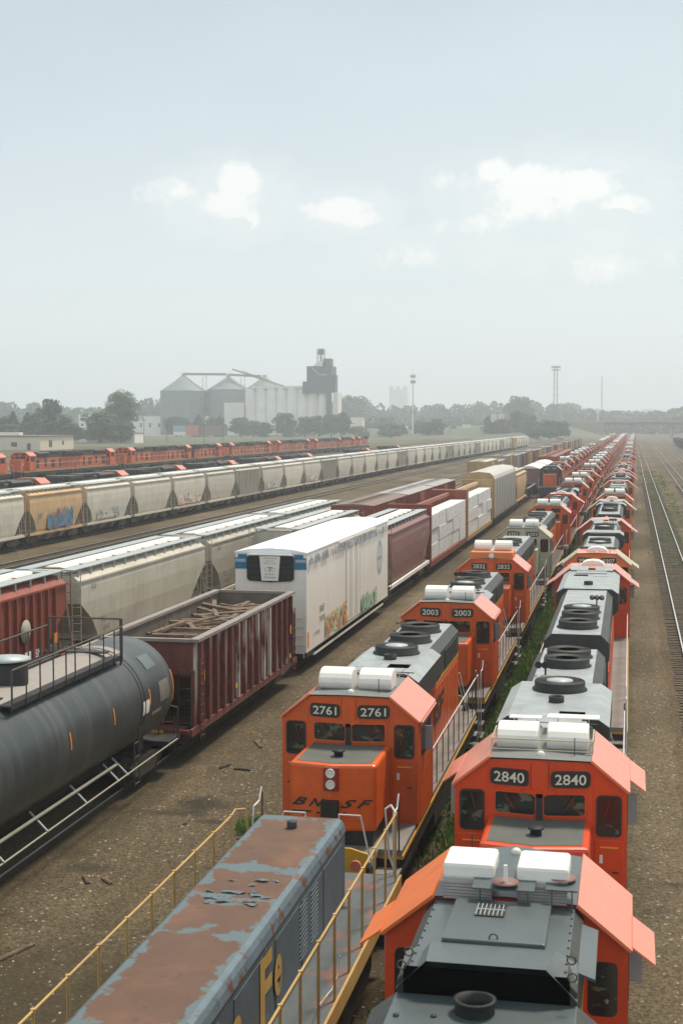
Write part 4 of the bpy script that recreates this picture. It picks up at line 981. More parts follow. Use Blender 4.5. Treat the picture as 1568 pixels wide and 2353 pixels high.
o = make_gondola('dark empty flat car with low stake sides beyond the red boxcars', 16, m_dgr, m_rim, 2.3); o.location = (XM, 156.5, 0); o['group'] = GM
for i in range(2):
    o = make_gondola('brown open gondola in the left freight string, %s' % ('nearer one left of the red boxcars' if i == 0 else 'farther one left of the red boxcars'), 17.5, m_gon, m_gon, 3.1); o.location = (XL, 121 + 18.2 * i, 0); o['group'] = GL
def make_autorack(label, L, end, panel, top=5.75, roof=None):
    t = thing('autorack', label, 'autorack car'); h = L / 2 - .4; w = 1.53
    pf = [(-w, 1.1), (w, 1.1), (w, top - .75), (w - .12, top - .4), (w - .45, top - .12), (0, top), (-w + .45, top - .12), (-w + .12, top - .4), (-w, top - .75)]
    b = MB(); b.prism(pf, -h + .25, h - .25, 'y', m=[0, 0, 1, 1, 1, 1, 1, 1, 0])
    for s in (-1, 1):
        for k in range(22): b.box(*sorted((s * w, s * (w + .025))), -h + .3, h - .3, 1.35 + k * .165, 1.44 + k * .165)
        for k in range(10): y = -h + .3 + (2 * h - .6) * k / 9; b.box(*sorted((s * w, s * (w + .05))), y - .05, y + .05, 1.1, top - .7)
    b.build('body', [panel, roof or m_hop], t)
    for e in (-1, 1):
        b = MB(); b.prism([(x * 1.02, z + .02 if z > 2 else z) for x, z in pf], e * h, e * (h - .3), 'y')
        for x in (-.9, -.45, 0, .45, .9): b.box(x - .03, x + .03, *sorted((e * h, e * (h + .04))), 1.3, top - .5)
        b.build('end_door', end, t)
    b = MB(); b.box(-1.5, 1.5, -h, h, .85, 1.09); b.build('underframe', m_blk, t)
    trucks(t, (-h + 1.8, h - 1.8)); coupl(t, L); return t
o = make_boxcar('yellow panelled boxcar end showing behind the tan autorack', 20, m_auto, m_hop, 4.5, 16); o.location = (XL, 236, 0); o['group'] = GL
# long tan and brown boxcar row
for i, (y, L, m, tp) in enumerate([(252, 17, m_autp, 4.1)] + [(270 + 17 * k, 16.7, (m_auto, m_autp, m_redh2, m_auto, m_redh)[k % 5], 4.35 + .25 * (k % 3 == 0)) for k in range(22)]):
    if i == 0: bx = {}
    key = (m.name, tp)
    if key not in bx: q = make_boxcar('x', L, m, m_autp, tp, 14, arch=.08); bx[key] = join(q, 'boxcar'); remove(q)
    o = bx[key].copy(); COL.objects.link(o); o.location = (XL + max(0, y - 200) * .004, y, 0)
    tag(o, 'brown or tan boxcar in the long distant boxcar row, roof and side only', 'boxcar', GL)
for o in bx.values(): bpy.data.objects.remove(o)

# near string: reefer
def make_reefer():
    L = 21.3; t = thing('refrigerator_car', 'white refrigerator boxcar with blue corner panels, black cooling grilles and graffiti', 'refrigerator car'); h = L / 2 - .35; w = 1.55; z0 = .86; z1 = 5.12; fz = lambda z: 3.9 + (z - 2.74) * .66
    b = MB(); b.box(-w, w, -h, h, z0, z1)
    bd = b.build('body', m_wht, t, bevel=.03)
    b = MB(); b.prism([(-w - .03, z1), (w + .03, z1), (w + .03, z1 + .05), (w * .6, z1 + .17), (0, z1 + .22), (-w * .6, z1 + .17), (-w - .03, z1 + .05)], -h - .03, h + .03, 'y'); b.build('roof', m_roofw, t)
    for s in (-1, 1):
        b = MB()
        for y in (-1.7, 1.7): b.box(*sorted((s * w, s * (w + .05))), y - .06, y + .06, z0 + .2, z1 - .12)
        for y in (-.9, -.5, .5, .9): b.box(*sorted((s * (w + .02), s * (w + .06))), y - .02, y + .02, z0 + .3, z1 - .2)
        b.box(*sorted((s * w, s * (w + .03))), -1.64, 1.64, z0 + .2, z1 - .15); b.box(*sorted((s * w, s * (w + .07))), -3.6, 6, z1 - .12, z1 - .04); b.build('plug_door', m_wht, t)
        b = MB(); b.box(*sorted((s * (w - .1), s * w)), -h + 1.5, h - 1.5, z0 - .28, z0 - .01); b.build('side_sill', m_wht, t)
    # near end (local -y)
    e = -h
    b = MB(); b.prism([(x, fz(z)) for x, z in [(-1.02, 2.95), (-.9, 2.82), (0, 2.74), (.9, 2.82), (1.02, 2.95), (1.02, 4.35), (.85, 4.5), (-.85, 4.5), (-1.02, 4.35)]], e - .1, e, 'y'); u = b.build('cooling_unit', m_fan, t, bevel=.02)
    for s in (-1, 1):
        b = MB()
        for k in range(4): b.prism([(x, fz(z)) for x, z in [(s * .42, 3.0 + k * .34), (s * .98, 3.05 + k * .34), (s * .98, 3.08 + k * .34), (s * .42, 3.03 + k * .34)]], e - .13, e - .1, 'y')
        b.build('grille_slat', m_dgr, u)
        b = MB(); x0, x1 = sorted((s * 1.04, s * 1.56)); b.box(x0, x1, e - .03, e, 4.45, 4.93); x0, x1 = sorted((s * 1.04, s * 1.42)); b.box(x0, x1, e - .03, e, 4.935, 5.07); q = b.build('corner_panel', m_blu, t)
        b = MB(); x0, x1 = sorted((s * 1.08, s * 1.54)); b.box(x0, x1, e - .036, e - .031, 4.74, 4.87); b.build('panel_stripe', m_pgrey, q)
    b = MB(); b.prism([(-.45, fz(4.42)), (.45, fz(4.42)), (.36, fz(2.84)), (-.36, fz(2.84))], e - .15, e - .1, 'y'); pl = b.build('unit_panel', m_wht, t)
    for s, z, hh, ww, mm in (('THERMO KING', 4.28, .06, .6, m_redh2), ('ARCTIC', 4.1, .08, .4, m_rim), ('FREIGHT CAR', 3.95, .07, .55, m_rim), ('T', 3.56, .26, .22, m_rust), ('C C', 3.56, .2, .5, m_pgrey), ('BNSF', 3.25, .1, .4, m_rim), ('793939', 3.04, .1, .5, m_print)):
        text(s, (0, e - .15, fz(z)), (1, 0, 0), (0, 0, 1), hh * .8, mm, pl, wid=ww, ext=.006 if mm is not m_rust else .012)
    b = MB(); b.prism([(-1.0, 5.03), (1.0, 5.03), (.9, 5.11), (-.9, 5.11)], e - .2, e, 'y'); b.build('unit_cowl', m_wht, t, bevel=.03)
    for s in (-1, 1):
        for f in (-1, 1): ladder(t, s * (w - .3), f * (h + .08), .7, 2.6, .42, 'x', m_wht)
    b = MB(); b.box(-w, w, -h, h, .7, .90); b.box(-1.45, -1.0, -h, h, .5, .7); b.build('underframe', m_blk, t)
    trucks(t, (-h + 2, h - 2)); coupl(t, L)
    # side writing
    rr = random.Random(4); g = MB(); y = -h + .3; z = z1 - .42
    while y < h - .4:
        if not -1.9 < y < 1.9 or True:
            hh = rr.uniform(.10, .30); g.tube((w + .075, y, z - hh * .4), (w + .075, y + rr.uniform(-.08, .12), z + hh), .022, 4)
            g.tube((w + .075, y, z - hh * .4), (w + .075, y + .14, z + rr.uniform(-.1, .1)), .016, 4)
        y += rr.uniform(.08, .17) if rr.random() < .86 else .45
    g.build('script_lettering', mat('faded_script_grey', (.42, .44, .46), .8), bd)
    g = MB()
    for r0, r1 in ((.0, .12), (.62, .74)):
        n = 36
        for k in range(n):
            a, c = 2 * math.pi * k / n, 2 * math.pi * (k + 1) / n
            g.add([(w + .012, 7.6 + r0 * math.cos(a), 3.35 + 1.25 * r0 * math.sin(a)), (w + .012, 7.6 + r1 * math.cos(a), 3.35 + 1.25 * r1 * math.sin(a)), (w + .012, 7.6 + r1 * math.cos(c), 3.35 + 1.25 * r1 * math.sin(c)), (w + .012, 7.6 + r0 * math.cos(c), 3.35 + 1.25 * r0 * math.sin(c))], [(0, 1, 2, 3)])
    g.box(w + .006, w + .016, 7.52, 7.68, 2.6, 4.1); g.box(w + .006, w + .018, 6.98, 8.22, 3.27, 3.43); g.build('round_emblem', m_pgrey, bd)
    text('BNSF', (w, -7.2, 2.45), (0, 1, 0), (0, 0, 1), .3, m_print, bd, wid=.9, ext=.02); text('793939', (w, -7.2, 2.0), (0, 1, 0), (0, 0, 1), .26, m_print, bd, wid=1.2, ext=.02)
    text('LT WT 98000', (w, -8.3, 1.5), (0, 1, 0), (0, 0, 1), .16, m_print, bd, wid=1.2, ext=.02)
    graffiti(bd, w + .01, -6.6, -1.8, 1.0, 2.1, [m_g5, m_g1, m_g2], 21, 1.6); graffiti(bd, w + .06, 1.9, 6.4, 1.0, 1.95, [m_g2, m_g2, m_g5], 22, .8)
    MB().box(w + .003, w + .012, -h + .2, -h + .45, 1.1, 1.75).build('reflector', m_or, t)
    return t
o = make_reefer(); o.location = (XT, 68.5, 0); o['group'] = GT
o = make_hopper('rose-brown hopper car coupled behind the white reefer', 17.1, m_redh2, 0, 4.65, 2, cut=1.9, trough=True, rustline=True, sill=m_hatch, letters=[('BNSF', 5.0, 3.2, .5, 2.0), ('475', 5.4, 2.0, .5, 1.5)], text_m=m_hsl)
o.location = (XT, 88.0, 0); o['group'] = GT
def make_centerbeam(label, m, L=22.4, seed=1):
    t = thing('centerbeam_flatcar', label, 'flat car'); h = L / 2 - .4; w = 1.5
    for e in (-1, 1):
        b = MB(); b.box(-w, w, *sorted((e * h, e * (h - .3))), 1.1, 4.95); b.box(-w - .03, w + .03, *sorted((e * (h + .04), e * (h - .34))), 4.95, 5.05)
        for x in (-1, -.5, 0, .5, 1): b.box(x - .04, x + .04, *sorted((e * h, e * (h + .06))), 1.2, 4.9)
        b.build('bulkhead', m, t)
    b = MB(); b.box(-.16, .16, -h + .3, h - .3, 4.6, 4.85); b.box(-.12, .12, -h + .3, h - .3, 1.1, 1.3)
    for k in range(12): y = -h + .5 + (2 * h - 1) * k / 11; b.box(-.1, .1, y - .08, y + .08, 1.3, 4.6)
    b.build('center_beam', m, t)
    b = MB(); b.box(-w, w, -h, h, .92, 1.09); b.box(-w + .02, w - .02, -h, h, .7, .91); b.build('deck', m, t)
    trucks(t, (-h + 1.8, h - 1.8)); coupl(t, L); return t
def lumber(y0, y1, label, seed, group):
    r = random.Random(seed); n = 5; w = (y1 - y0) / n
    for i in range(n):
        for lev in range(3):
            b = MB(); z = 1.13 + lev * 1.06; a = y0 + w * i + r.uniform(.005, .03); c = y0 + w * (i + 1) - r.uniform(.005, .03)
            b.box(.22, 1.42 + r.uniform(-.05, .08), a, c, z, z + 1.03)
            fx = max(v[0] for v in b.v); t = b.build('lumber_pack', m_tarp, None, bevel=.02)
            t.location = (XT, 0, 0)
            tag(t, 'white-wrapped lumber pack stacked on the %s' % label, 'lumber pack', group)
            g = MB()
            for k in range(3): y = a + (c - a) * (k + .5) / 3; g.box(fx - .05, fx + .006, y - .012, y + .012, z + .0, z + 1.03)
            for k in range(4):
                y = a + .3 + r.random() * (c - a - .7); q = z + r.uniform(.2, .8); g.box(fx - .02, fx + .004, y, y + r.uniform(.08, .22), q, q + r.uniform(.06, .22))
            g.build('printed_wrap_mark', mat('faint_wrap_print', (.46, .45, .42), .8), t)
o = make_centerbeam('brown-ended flat car carrying white-wrapped lumber', m_redh); o.location = (XT, 107.8, 0); o['group'] = GT
lumber(97.5, 118.2, 'brown-ended flat car', 3, 'wrapped lumber on the brown flat car')
o = make_centerbeam('tan-ended flat car carrying white-wrapped lumber', m_auto); o.location = (XT, 130.6, 0); o['group'] = GT
lumber(120.3, 141.0, 'tan-ended flat car', 4, 'wrapped lumber on the tan flat car')
o = make_autorack('tall tan autorack car with a curved pale roof', 28.4, m_auto, m_autp, roof=mat('autorack_roof', (.50, .49, .46), .6, var=.08, dirt=(.3, .28, .25), damt=.3)); o.location = (XT, 156.6, 0); o['group'] = GT
o = make_hopper('tan hopper car coupled behind the autorack', 17.6, m_tan, 0, 4.7, 1, cut=1.9); o.location = (XT, 180.2, 0); o['group'] = GT
o = make_gondola('low dark empty flat car beyond the tan hopper', 18, m_dgr, m_rim, 1.9); o.location = (XT, 199, 0); o['group'] = GT
for i, y in enumerate((222, 243)):
    o = make_boxcar('brown covered gondola with a pale ridged roof, %s of two' % ('nearer' if i == 0 else 'farther'), 19, m_redh2, m_hatch, 3.9, 12, arch=.35, door=False); o.location = (XT + .2, y, 0); o['group'] = GT
for i, y in enumerate((264, 284, 304, 324)):
    o = make_boxcar('red-brown boxcar in the near string beyond the covered gondolas', 19, m_redh, m_redh, 4.7, 10); o.location = (XT + .4, y, 0); o['group'] = GT

# scrap gondola
def make_scrap_car():
    t = thing('scrap_gondola', 'maroon ribbed open hopper filled with old timber, between tank car and white reefer', 'gondola'); w = 1.55; y0, y1 = -6.5, 6.5; zt = 3.75; z0 = 1.1
    b = MB()
    for s in (-1, 1): b.add([(s * w, y0, zt), (s * w, y1, zt), (s * w, y1, z0), (s * w, y0 + .0, z0), (s * (w - .06), y0, zt), (s * (w - .06), y1, zt), (s * (w - .06), y1, z0), (s * (w - .06), y0 + .0, z0)], [(0, 1, 2, 3), (4, 5, 6, 7), (0, 1, 5, 4), (2, 3, 7, 6), (0, 3, 7, 4), (1, 2, 6, 5)], [0, 1, 0, 0, 0, 0])
    b.build('side', [m_gone, m_gin], t)
    for k in range(15):
        y = y0 + .35 + (y1 - y0 - .7) * k / 14
        for s in (-1, 1): b = MB(); b.prism([(y - .07, z0), (y + .07, z0), (y + .07, zt - .05), (y - .07, zt - .05)], s * (w), s * (w + .13), 'x'); b.build('rib', m_gone if k > 4 else m_gon, t, bevel=.015)
    for e, y in ((-1, y0), (1, y1)):
        b = MB(); b.add([(-w + .06, y, zt), (w - .06, y, zt), (w - .06, y, 2.75), (-w + .06, y, 2.75), (-w + .06, y - e * 1.5, 1.3), (w - .06, y - e * 1.5, 1.3)], [(0, 1, 2, 3), (3, 2, 5, 4)], 0)
        b.add([(-w + .06, y - e * .06, zt), (w - .06, y - e * .06, zt), (w - .06, y - e * .06, 2.75), (-w + .06, y - e * .06, 2.75), (-w + .06, y - e * 1.56, 1.32), (w - .06, y - e * 1.56, 1.32)], [(0, 1, 2, 3), (3, 2, 5, 4)], 1)
        b.box(-w, w, *sorted((y + e * .02, y + e * .10)), 2.7, 2.86); b.build('end_sheet', [m_gon, m_gin], t)
        b = MB()
        for x in (-w + .06, w - .06): b.box(x - .06, x + .06, *sorted((y, y + e * .12)), 1.1, 2.8)
        for x in (-.5, .5): b.tube((x, y + e * .05, 1.1), (x, y - e * .8, 2.2), .05, 4)
        b.box(-w, w, *sorted((y - e * .2, y + e * .75)), .98, 1.09); b.build('end_frame', m_gon, t)
        for s in (-1, 1): ladder(t, s * (w - .2), y + e * .45, .7, 2.9, .4, 'x', m_blk); ladder(t, s * (w + .16), y - e * .25, .6, 3.2, .36, 'y', m_gon, name='side_ladder')
    b = MB(); b.box(-w, w, y0, y1, .95, 1.09)
    for s in (-1, 1): b.box(*sorted((s * (w - .2), s * (w + .08))), y0 - .6, y1 + .6, .86, 1.09)
    b.build('underframe', m_gon, t)
    b = MB()
    for s in (-1, 1): b.box(*sorted((s * (w - .12), s * (w + .15))), y0 - .08, y1 + .08, zt, zt + .1)
    for y in (y0, y1): b.box(-w + .12, w - .12, y - .1, y + .08, zt, zt + .1)
    b.build('top_rim', m_rim, t)
    for x, y, z in ((w + .14, y0 + .5, 2.6), (w + .14, y0 + 4.3, 1.6), (w + .14, y1 - .8, 1.35), (w + .14, y1 - .7, 2.4)):
        MB().box(x - .01, x + .005, y - .09, y + .09, z - (.17 if z > 2 else .08), z + (.17 if z > 2 else .08)).build('reflector', m_or if z > 2 else m_ylw, t)
    MB().box(.35, .75, y0 - .78, y0 - .765, .96, 1.08).build('reflector', m_ylw, t)
    trucks(t, (y0 + .9, y1 - .9)); coupl(t, 15.4); return t
o = make_scrap_car(); o.location = (XT, 49.0, 0); o['group'] = GT
def scrap():
    r = random.Random(8)
    g = MB(); nx, ny = 10, 40
    for i in range(nx + 1):
        for j in range(ny + 1):
            x = -1.46 + 2.92 * i / nx; y = 43.2 + 11.8 * j / ny; e = min(1, (y - 43) / 1.6, (55.2 - y) / 1.6)
            g.v.append((XT + x, y, 2.5 + .5 * e + r.uniform(-.1, .1)))
    for i in range(nx):
        for j in range(ny): a = i * (ny + 1) + j; g.f.append([a, a + ny + 1, a + ny + 2, a + 1]); g.m.append(0); g.s.append(False)
    o = g.build('timber_debris', m_gin, None, keep=True); o['kind'] = 'stuff'; tag(o, 'loose dirt and splintered timber filling the maroon car', 'debris')
    for i in range(110):
        b = MB(); L = r.uniform(1.8, 3.2); b.box(-.09, .09, -L / 2, L / 2, -.06, .06); o = b.build('timber', m_wood, None, bevel=.012)
        rz = r.choice((r.uniform(-1.3, -.9), r.uniform(.9, 1.3), r.uniform(-.5, .5)))
        ext = abs(math.sin(rz)) * L / 2; mx = max(0, 1.42 - ext - .08)
        if ext > 1.34: rz = math.copysign(math.asin(min(1, 1.3 / (L / 2))), rz); mx = .05
        yy = r.uniform(45.2, 53.4) if i > 8 else r.uniform(52, 53.6)
        o.location = (XT + r.uniform(-mx, mx), yy, 3.02 + .40 * (i / 110) + r.uniform(0, .1)); o.rotation_euler = (r.uniform(-.10, .10), r.uniform(-.2, .2), rz)
        tag(o, 'weathered wooden tie lying loose in the maroon open car', 'timber', 'old ties heaped in the maroon car')
scrap()
# tank car
def make_tank():
    t = thing('tank_car', 'black tank car with a railed walkway on top, lower left', 'tank car'); r = 1.56; zc = 2.68; h = 7.2
    b = MB(); pr = [(.001, -h - .42), (.5, -h - .39), (1.0, -h - .27), (1.35, -h - .12), (1.5, -h + .02), (r, -h + .2)] + [(r, -h + .2 + (2 * h - .4) * k / 8) for k in range(1, 9)] + [(1.5, h - .02), (1.35, h + .12), (1.0, h + .27), (.5, h + .39), (.001, h + .42)]
    b.lathe((0, 0, zc), pr, 56, 0, 'y'); sh = b.build('tank_shell', m_tank, t)
    for y in (4.3, 4.55):
        b = MB(); n = 40
        for k in range(n):
            a, c = R(-20 + 220 * k / n), R(-20 + 220 * (k + 1) / n)
            f = lambda q, rr, yy: (rr * math.cos(q), yy, zc + rr * math.sin(q))
            b.add([f(a, r + .002, y - .05), f(c, r + .002, y - .05), f(c, r + .02, y - .03), f(a, r + .02, y - .03), f(a, r + .02, y + .03), f(c, r + .02, y + .03), f(c, r + .002, y + .05), f(a, r + .002, y + .05)], [(0, 1, 2, 3), (3, 2, 5, 4), (4, 5, 6, 7)])
        b.build('weld_band', m_tank, sh)
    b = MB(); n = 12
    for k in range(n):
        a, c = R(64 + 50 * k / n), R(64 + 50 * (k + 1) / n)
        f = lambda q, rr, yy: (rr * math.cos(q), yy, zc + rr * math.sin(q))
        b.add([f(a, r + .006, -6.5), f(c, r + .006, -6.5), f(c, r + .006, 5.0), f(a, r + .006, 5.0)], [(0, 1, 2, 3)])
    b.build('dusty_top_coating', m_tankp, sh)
    b = MB(); b.lathe((-.1, -.9, zc + r - .1), [(.52, 0), (.52, .55), (.50, .62), (.001, .70)], 28); b.build('manway_dome', m_blk, t, bevel=0)
    MB().lathe((-.1, -.9, zc + r + .56), [(.56, 0), (.56, .05), (.001, .09)], 28).build('dome_lid', m_walk, t)
    # platform
    b = MB()
    for s in (-1, 1):
        b.box(*sorted((s * .72, s * 1.05)), -3.2, 4.0, zc + 1.42, zc + 1.46); b.box(*sorted((s * 1.05, s * 1.07)), -3.2, 4.0, zc + 1.36, zc + 1.50)
        for y in (-3, -1, 1.2, 3.8): b.tube((s * .9, y, zc + 1.42), (s * .98, y, zc + 1.1), .04, 4)
    b.box(-.72, .72, 3.7, 4.0, zc + 1.56, zc + 1.6); b.box(-.72, .72, -3.2, -2.9, zc + 1.56, zc + 1.6)
    b.build('top_platform', m_blk, t)
    for s in (-1, 1):
        b = MB(); x = s * 1.08; z0 = zc + 1.4; z1 = zc + 2.28
        b.path([(x, -3.2, z0), (x, -3.2, z1), (x, -1.2, z1), (x, 1.0, z1), (x, 4.0, z1), (x, 4.0, z0 - .1)], .026, 6)
        for y in (-2.4, -1.6, -.8, .0, .6, 1.6, 2.6, 3.4): b.tube((x, y, z0 - .05), (x, y, z1), .02, 5)
        b.build('platform_railing', m_dkr, t)
    b = MB(); b.path([(-1.08, 4.0, zc + 1.4), (-1.08, 4.0, zc + 2.5), (1.08, 4.0, zc + 2.5), (1.08, 4.0, zc + 1.4)], .028, 6); b.path([(-1.0, 4.1, zc + 1.2), (-1.0, 4.1, zc + 2.5)], .028, 6); b.path([(1.0, 4.1, zc + 1.0), (1.0, 4.1, zc + 2.5)], .028, 6)
    b.build('end_railing', m_dkr, t)
    # marks
    def mark(y, a0, a1, m, w, nm, rr=.012):
        b = MB(); n = 8
        for k in range(n):
            a, c = R(a0 + (a1 - a0) * k / n), R(a0 + (a1 - a0) * (k + 1) / n)
            f = lambda q, yy: ((r + rr) * math.cos(q), yy, zc + (r + rr) * math.sin(q))
            b.add([f(a, y - w), f(c, y - w), f(c, y + w), f(a, y + w)], [(0, 1, 2, 3)])
        return b.build(nm, m, sh, keep=True)
    for y in (-.9, 2.1, 4.95): mark(y, -2, 14, m_or, .035, 'reflective_strip')
    mark(7.12, -14, 22, m_or, .03, 'reflective_strip', -.02)
    mark(4.62, -10, 4, m_cream, .26, 'placard'); mark(6.2, -6, 16, mat('dull_stencil', (.17, .16, .135), .7), .42, 'stencil_block'); mark(5.75, 33, 50, mat('faded_black_patch', (.11, .14, .14), .5), .4, 'faded_patch'); mark(5.6, -16, -12, m_hsl, .4, 'stencil_block')
    # frame, pipes and steps
    b = MB(); b.box(-.35, .35, -7.9, 7.9, .85, 1.1)
    for e in (-1, 1): b.box(-1.45, 1.45, *sorted((e * 6.9, e * 8.0)), .95, 1.1); b.box(-1.0, 1.0, *sorted((e * 5.4, e * 5.9)), 1.1, 1.9)
    b.build('underframe', m_blk, t)
    for s in (-1, 1):
        b = MB(); b.tube((s * 1.5, -7.5, .95), (s * 1.5, 7.6, 1.05), .024, 6); b.build('side_pipe', m_hsl, t)
        b = MB(); b.tube((s * 1.25, -6, 1.32), (s * 1.25, 3.0, 1.32), .045, 8); b.build('heater_pipe', m_hsl, t)
        for y in (-4.6, -2.2, .3, 2.6, 3.3): MB().tube((s * 1.02, y, 1.42), (s * 1.52, y - .1, 1.0), .03, 5).build('pipe_bracket', m_walk, t)
        b = MB(); b.path([(s * 1.5, 7.6, 1.05), (s * 1.5, 7.6, 2.0), (s * 1.35, 7.2, 2.15)], .025, 5); b.path([(s * 1.45, 3.9, .5), (s * 1.45, 3.9, 2.0), (s * 1.3, 3.9, 2.6)], .022, 5); b.path([(s * 1.45, 4.3, .5), (s * 1.45, 4.3, 2.0), (s * 1.3, 4.3, 2.6)], .022, 5)
        for z in (.55, .9, 1.3, 1.7): b.tube((s * 1.45, 3.9, z), (s * 1.45, 4.3, z), .02, 4)
        b.build('grab_ladder', m_dkr, t)
    for e in (-1, 1): ladder(t, 1.1, e * 7.75, .6, 1.7, .5, 'x', m_dkr)
    b = MB(); b.tube((.3, 7.85, 1.7), (.3, 7.95, 1.7), .3, 16); b.build('brake_wheel', m_dkr, t)
    trucks(t, (-5.9, 5.9)); coupl(t, 16.6); return t
o = make_tank(); o.location = (XT, 33.25, 0); o['group'] = GT

# the blue and rust slug in front of 2761
def make_slug():
    t = thing('slug_locomotive', 'rusty blue cabless locomotive with yellow lettering and yellow handrails, bottom left', 'locomotive'); y0, y1 = -15.5, 0; w = .80; zt = 3.5; dk = 1.95
    b = MB(); b.prism([(-w, dk), (-w, zt - .14), (-w + .03, zt - .05), (-w + .10, zt), (w - .14, zt), (w - .06, zt - .03), (w - .015, zt - .10), (w + .02, zt - .22), (w, zt - .25), (w, dk)], y0, y1, 'y', m=[0, 2, 2, 1, 2, 2, 2, 2, 0, 0], cap=0, sm=False)
    for y in (-1.1, -2.7, -4.4, -6.6, -8.8, -11):
        for s in (-1, 1):
            b.box(*sorted((s * w, s * (w + .012))), y - .75, y + .75, dk + .1, zt - .35)
    hd = b.build('hood', [m_slb, m_slr, m_slbt], t, bevel=.01)
    for s in (-1, 1):
        for yc in (-2.6, -3.4):
            b = MB()
            for k in range(13): b.obox((s * (w + .012), yc, dk + .3 + k * .07), (.012, .5, .03), Matrix.Rotation(.5 * s, 3, 'Y'))
            b.build('louvre', m_slb, hd)
    tw = Vector((0, 1, 0))
    for sx in (1,):
        for ch, y, wd in (('F', -5.75, .66), ('e', -5.05, .44), ('a', -7.25, .52), ('t', -7.8, .38), ('n', -8.4, .5), ('a', -9.0, .5), ('S', -9.7, .55)):
            text(ch, (w + .012, y, dk + (.72 if ch in 'FS' else .64)), (0, 1, 0), (0, 0, 1), .98 if ch in 'FS' else (.62 if ch != 't' else .80), m_syel, hd, wid=wd, ext=.012, bold=.035, name='lettering')
    MB().lathe((.0, -.75, zt), [(.09, 0), (.09, .12), (.07, .13), (.001, .13)], 16).build('roof_vent', m_blk, hd)
    b = MB(); rr = random.Random(2)
    for k in range(16):
        x = rr.uniform(-.45, .5); y = rr.uniform(-4.9, -3.6) if k < 18 else rr.uniform(-2.8, -1.8); s = rr.uniform(.04, .09)
        n = 9; c = [(x + s * rr.uniform(.3, 1.6) * math.cos(2 * math.pi * i / n) * 1.4, y + s * rr.uniform(.5, 1.3) * math.sin(2 * math.pi * i / n), zt + rr.uniform(.008, .035)) for i in range(n)]
        b.add(c, [tuple(range(n))])
    b.build('paint_flake', m_slbt, hd, keep=True)
    b = MB(); b.box(-1.52, 1.52, y0 - 1, y1 + 1.75, dk - .12, dk); b.build('walkway', m_sdeck, t)
    for s in (-1, 1):
        b = MB(); b.box(*sorted((s * 1.52, s * 1.56)), y0 - 1, y1 + 1.75, dk - .28, dk + .02); b.build('side_sill', m_syr, t)
        b = MB(); x = s * 1.5; zr = 3.25
        ye = y1 + (1.2 if s < 0 else 1.95) - .3
        b.path([(x, y0 - 1, zr), (x, ye - .25, zr)], .022, 6, 0)
        if s < 0: b.path([(x, ye - .25, zr), (x, ye, zr + .05), (x + .12, ye + .25, zr), (x + .16, ye + .32, zr - .35), (x + .16, ye + .32, dk)], .02, 6, 0)
        else: b.path([(x, ye - .25, zr), (x - .12, ye - .1, zr + .12), (x - .22, ye - .15, zr + .05), (x - .18, ye + .05, zr - .9), (x - .02, ye + .12, dk - .1), (x - .02, ye + .12, .7)], .022, 6, 1)
        y = ye - .28
        while y > y0 - .8: b.tube((x, y, dk - .2), (x, y, zr), .024, 5, 0); b.lathe((x, y, zr - .03), [(.034, 0), (.034, .06)], 8, 0); y -= 1.13
        b.build('handrail', [m_syr, m_rail], t)
    b = MB(); b.path([(1.5, -3.9, 2.5), (1.47, -3.85, 2.2), (1.42, -4.1, 2.05), (1.36, -4.7, 2.05), (1.42, -5.2, 2.2), (1.5, -5.3, 2.3)], .008, 4); b.build('loose_wire', m_hatch, t)
    b = MB(); b.box(-1.4, 1.4, y0 - .9, y1 + 1.7, 1.5, dk - .13); b.box(-.6, .6, y0 - .5, y1 + 1.3, 1.0, 1.5); b.prism([(-1.3, .5), (1.3, .5), (1.3, 1.2), (-1.3, 1.2)], -9.5, -6, 'y'); b.build('underframe', m_blk, t)
    for yc in (-1.4, -12.5):
        b = MB(); b.box(-1.0, 1.0, yc - .4, yc + .4, .66, .9); tr = b.build('truck', m_truck, t)
        for s in (-1, 1): b = MB(); b.prism([(yc - 1.9, .62), (yc - 1.4, .45), (yc + 1.4, .45), (yc + 1.9, .62), (yc + 1.9, .98), (yc, 1.05), (yc - 1.9, .98)], s * 1.02, s * 1.2, 'x'); b.build('side_frame', m_truck, tr)
        g = MB()
        for dy in (-1.35, 1.35):
            for s in (-1, 1): g.tube((s * .68, yc + dy, .65), (s * .86, yc + dy, .65), .5, 14)
        g.build('wheel_set', m_truck, tr)
    b = MB(); b.box(-1.3, 1.3, y1 + 1.7, y1 + 1.8, .55, 1.5); b.build('pilot', m_blk, t)
    b = MB(); b.box(-.12, .12, y1 + 1.75, y1 + 2.5, .78, 1.0); b.box(-.2, .2, y1 + 2.3, y1 + 2.5, .72, 1.06); b.build('coupler', m_truck, t)
    MB().lathe((.98, y1 + .06, 2.62), [(.10, 0), (.10, .06), (.001, .08)], 14, 0, 'y').build('marker_lamp', m_g4, t)
    return t
o = make_slug(); o.location = (-5.74, 24.7, 0)

